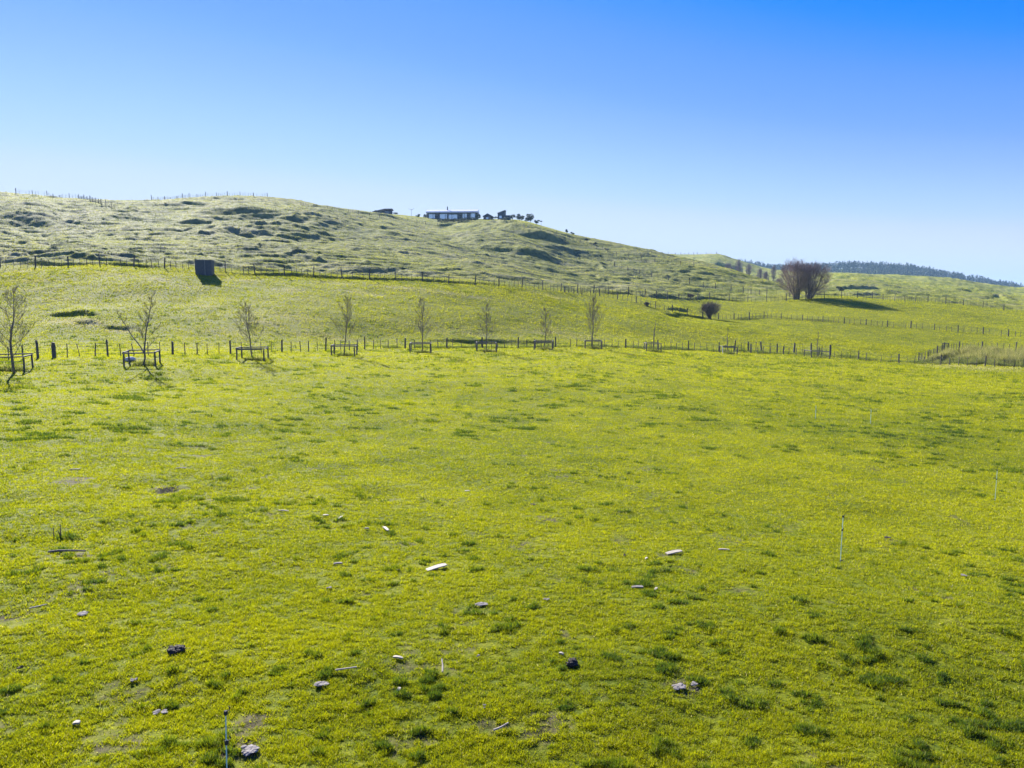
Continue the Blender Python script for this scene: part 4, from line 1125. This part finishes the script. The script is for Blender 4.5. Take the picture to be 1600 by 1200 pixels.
stick(693, 1048, [(.0, -.12, 0), (-.01, 0, .03), (-.03, .10, .06)], .012, 'short pale stick pointing away down the slope, below the middle')
stick(108, 866, [(-.38, 0, 0), (-.2, .01, .02), (0, -.01, .03), (.3, .03, .01)], .025, 'dark fallen branch lying level in the grass at the left', 'bark')
stick(783, 1144, [(-.08, -.04, 0), (.0, .0, .01), (.08, .05, .03)], .012, 'short slanting stick in the near grass at the bottom middle')
stick(60, 953, [(-.1, -.05, 0), (.0, .0, .01), (.1, .05, .02)], .012, 'short slanting stick near the left edge')
def thistle(px, py, hpx, pts, label):
    q = hit(px, py); H = size_at(q, hpx); mb = MB()
    root = empty('dead_thistle', tuple(q), 0, label, 'dead plant')
    for x, l, a in pts: mb.tube([(x, 0, -.03), (x + a * H * .5, 0, H * l * .5), (x + a * H, 0, H * l)], [.012, .010, .005], 5)
    mb.build('stem', M['bark'], root)
    g = np.random.default_rng(int(px)); n = 120
    V = blade_tris(g, n, g.normal(.1, .12, n), g.normal(0, .08, n), np.zeros(n), .12 * g.uniform(.3, 1, n), .03 * np.ones(n))
    mobj('leaves', arr_mesh('leaves', V, M['blade'], {'tint': g.uniform(0, .25, n), 'dry': np.zeros(n), 'hill': np.full(n, .3)}), root)
thistle(95, 840, 22, [(0, 1, 0.02), (-.14, .7, .03), (.02, .5, -.25)], 'dead thistle with upright dark stems at the left')
thistle(343, 750, 10, [(-.18, 1, -.25), (.2, .9, .3), (.0, .5, .1), (-.3, .4, .5)], 'low spreading dead plant above the left middle')

def clods(px, py, wpx, hpx, mat, seed, label, n=9, name='dung_pat', cat='dung', flat=.6, rough=.5):
    q = hit(px, py); W = size_at(q, wpx) / 2; g = random.Random(seed)
    dep = min(max(W * .7, .06), .3)
    import bmesh
    bm = bmesh.new()
    for k in range(n):
        a = g.uniform(0, 6.28); r = g.uniform(0, .85) ** .6 if n > 1 else 0
        r *= .8
        cx, cy = math.cos(a) * r * W, math.sin(a) * r * dep; s = W * g.uniform(.34, .52) * (1 - .25 * r) if n > 1 else W
        hz = s * flat * g.uniform(.6, 1.1)
        ret = bmesh.ops.create_icosphere(bm, subdivisions=3, radius=1)
        vv = ret['verts']; co = np.array([v.co[:] for v in vv])
        f = 1 + rough * fbm(co[:, 0] * 1.8 + k * 5 + co[:, 2], co[:, 1] * 1.8 + co[:, 2] * 1.4, seed, 3) + .25 * rough * fbm(co[:, 0] * 7 + k, co[:, 1] * 7 + co[:, 2] * 6, seed + 1, 2)
        for v, c, ff in zip(vv, co, f): v.co = (cx + c[0] * s * ff, cy + c[1] * s * ff, max(c[2], -.3) * hz * ff + .02)
    me = bpy.data.meshes.new(name); bm.to_mesh(me); bm.free(); me.materials.append(M[mat])
    return tag(mobj(name, me, None, (q[0], q[1], q[2] + .015)), label, cat)
clods(274, 1019, 30, 18, 'dung', 1, 'dark lumpy heap of dung in the near grass at the left', n=12, flat=.8)
clods(297, 1015, 5, 4, 'dung', 2, 'small dark crumb right of the dark lumpy heap', n=2)
clods(895, 1040, 27, 18, 'dung', 3, 'brown rounded clod of dung in the near grass right of the middle', n=8, flat=1.1)
clods(31, 1047, 11, 8, 'dung', 4, 'small dark round clod near the left edge', n=3, flat=.9)
clods(502, 1072, 24, 10, 'greydung', 5, 'pale dried dung pat with a hole in its top', n=6, flat=.3)
clods(387, 1177, 34, 12, 'greydung', 6, 'grey crusted dung pat at the bottom left beside the standard', n=9, flat=.35)
clods(1062, 1077, 26, 8, 'greydung', 7, 'grey crumbling dung pat at the lower right, left piece', n=9, flat=.35)
clods(1084, 1073, 16, 6, 'greydung', 8, 'grey crumbling dung pat at the lower right, right piece', n=6, flat=.35)
clods(752, 947, 22, 7, 'greydung', 9, 'dark grey flat dung pat above the middle of the near grass', n=6, flat=.3)
clods(130, 962, 22, 6, 'greydung', 10, 'grey flat dung pat at the left below the fallen branch', n=6, flat=.3)
clods(250, 1117, 22, 6, 'greydung', 11, 'grey flat pat at the lower left above the crusted pat', n=5, flat=.3)
clods(210, 1066, 13, 6, 'greydung', 12, 'small grey pat between the dark heap and the flat pat', n=4, flat=.4)
clods(976, 870, 9, 5, 'dung', 13, 'small brown clod left of the pale pointed board', n=3)
clods(622, 894, 8, 5, 'dung', 14, 'small dark clod left of the pale broken board', n=3)
clods(1504, 901, 14, 3, 'greydung', 15, 'thin grey pat far right in the grass', n=4, flat=.3)
clods(833, 790, 13, 3, 'dung', 16, 'thin dark pat high in the middle of the paddock', n=4, flat=.3)
clods(854, 939, 11, 4, 'greydung', 17, 'small grey pat left of the dark grass tuft', n=4, flat=.4)
clods(1090, 1083, 8, 4, 'dung', 18, 'dark crumbs of dung just below the grey crumbling pat', n=3, flat=.5)
clods(758, 1108, 9, 4, 'greydung', 19, 'small grey stone-like pat at the bottom middle', n=3, flat=.5)
clods(1386, 842, 13, 4, 'dung', 20, 'dark flat pat right of the lone standard', n=4, flat=.3) 
clods(747, 1030, 9, 4, 'greydung', 21, 'small grey pat right of the short pale stick', n=3, flat=.5)
clods(515, 921, 10, 4, 'greydung', 22, 'pale small pat left of the middle near a dark tuft', n=4, flat=.4)

# ------------------------------------------------------------------ bare trees in the far gully
THK = ['leftmost tree of the far gully thicket, in its shaded head','second hazy tree from the left in the far gully thicket','tallest hazy tree at the left of the far gully thicket','low broad purple tree in front of the left thicket','slim tree where the left thicket thins out','low broad tree at the middle of the far gully','hazy tree right of the middle of the far gully','bushy low tree left of the two slim right ones','slim tall tree at the right of the far gully','low rightmost bushy tree of the far gully, nearest the willows','foremost low tree under the shaded gully head','foremost low tree under the middle of the gully']
for i, (px, Y, hpx, wpx) in enumerate([(1136,470,27,16),(1143,440,25,16),(1152,470,32,14),(1158,430,24,18),(1168,470,26,12),(1178,430,20,18),(1186,450,26,12),(1195,430,26,12),(1207,460,28,12),(1215,420,16,16),(1150,415,16,20),(1170,410,14,18)]):
    q = at(px, Y); H = size_at(q, hpx); g = random.Random(500 + i)
    root = empty('bare_tree', tuple(q), 0, THK[i], 'tree', 'bare trees in the far gully')
    tr, cr = MB(), MB()
    for k in range(3): branchlets(tr, cr, g, (g.uniform(-1, 1), g.uniform(-1, 1), -.3), H * g.uniform(.75, 1), .14, 11, .26, .2, .02, lean=(g.uniform(-.16, .16), 0), depth2=7, depth3=3, rise=1.5)
    Wm = size_at(q, wpx)
    dome(cr, g, (0, 0, H * .56), (Wm * .5, Wm * .4, H * .44), 230, H * .17, .045, 3)
    tr.build('trunk', M['bark'], root); cr.build('crown', M['far_twig'], root)

# ------------------------------------------------------------------ far ridge and its wood
RID = [(-200,440),(900,436),(1040,426),(1090,420),(1130,415),(1160,417),(1200,423),(1230,424),(1290,421),(1340,419),(1400,421),(1450,428),(1500,438),(1560,450),(1600,455),(1700,460),(1900,466)]
rp = np.array(RID); YR = 1500.0
xs = []; zc = []
for px, py in RID:
    d = raydir(px, py); t = YR / d[1]; xs.append(d[0] * t); zc.append(d[2] * t + CAMZ)
xs = np.array(xs); zc = np.array(zc)
gx = np.linspace(xs[0], xs[-1], 260); gy = np.linspace(900, 2100, 70)
GX, GY = np.meshgrid(gx, gy)
def ridge_z(x, y):
    c = np.interp(x * YR / np.maximum(y, 1200), xs, zc)
    c = c + 3 * fbm(x / 60, y / 60, 700, 3)
    return np.where(y < YR, -6 + (c + 6) * sstep(900, YR, y) ** .9, c - 25 * sstep(YR, 2100, y))
GZ = ridge_z(GX, GY)
mb = MB(); nx = len(gx)
mb.add(list(zip(GX.ravel(), GY.ravel(), GZ.ravel())), [(i*nx+j, i*nx+j+1, (i+1)*nx+j+1, (i+1)*nx+j) for i in range(len(gy)-1) for j in range(nx-1)])
o = mb.build('far_hills', M['sward'], None, True)
for nm, v in (('tint', .35), ('dry', .05), ('hill', .6), ('bare', .0)):
    a_ = o.data.attributes.new(nm, 'FLOAT', 'POINT'); a_.data.foreach_set('value', np.full(len(o.data.vertices), v, np.float32))
tag(o, kind='structure')
g = np.random.default_rng(77); nt_ = 6500
tx = g.uniform(300, 1500, nt_); ty = g.uniform(1230, 1540, nt_)
tz = ridge_z(tx, ty); Vs = []; W_ = MB()
for x, y, z in zip(tx, ty, tz):
    H = g.uniform(7, 13) * (.85 + .4 * vnoise(np.array([x / 40]), np.array([y / 40]), 9)[0]); k = 5
    if vnoise(np.array([x / 90]), np.array([y / 60]), 19)[0] < .12: continue
    cz = np.linspace(.35, .95, k) * H; wd = (np.linspace(1, .35, k)) * H * .2
    c = np.stack([x + g.normal(0, .4, k), y + g.normal(0, .4, k), z + cz], -1); r = np.stack([wd, wd, np.full(k, H * .12)], -1)
    Vs.append(leaf_tris(g, c, r, 46, .075 * H))
o = mobj('far_wood', arr_mesh('far_wood', np.concatenate(Vs), M['leaf_pine'])); tag(o, 'dark pine wood along the distant ridge at the right', 'wood', kind='stuff')

# ------------------------------------------------------------------ the air
HAZE = 0.00013
if HAZE:
    top = 5 + 118; bot = -14
    mb = MB(); mb.box((0, 0, (top + bot) / 2), (7600, 7600, top - bot))
    m = bpy.data.materials.new('haze'); m.use_nodes = True; t = m.node_tree
    t.nodes.remove(t.nodes['Principled BSDF'])
    pv = t.nodes.new('ShaderNodeVolumePrincipled'); pv.inputs['Color'].default_value = (.40, .68, 1.0, 1)
    pv.inputs['Density'].default_value = HAZE; pv.inputs['Anisotropy'].default_value = .2
    t.links.new(pv.outputs[0], t.nodes['Material Output'].inputs['Volume'])
    tag(mb.build('haze', m), 'thin blue air over the hills', 'haze', kind='stuff')
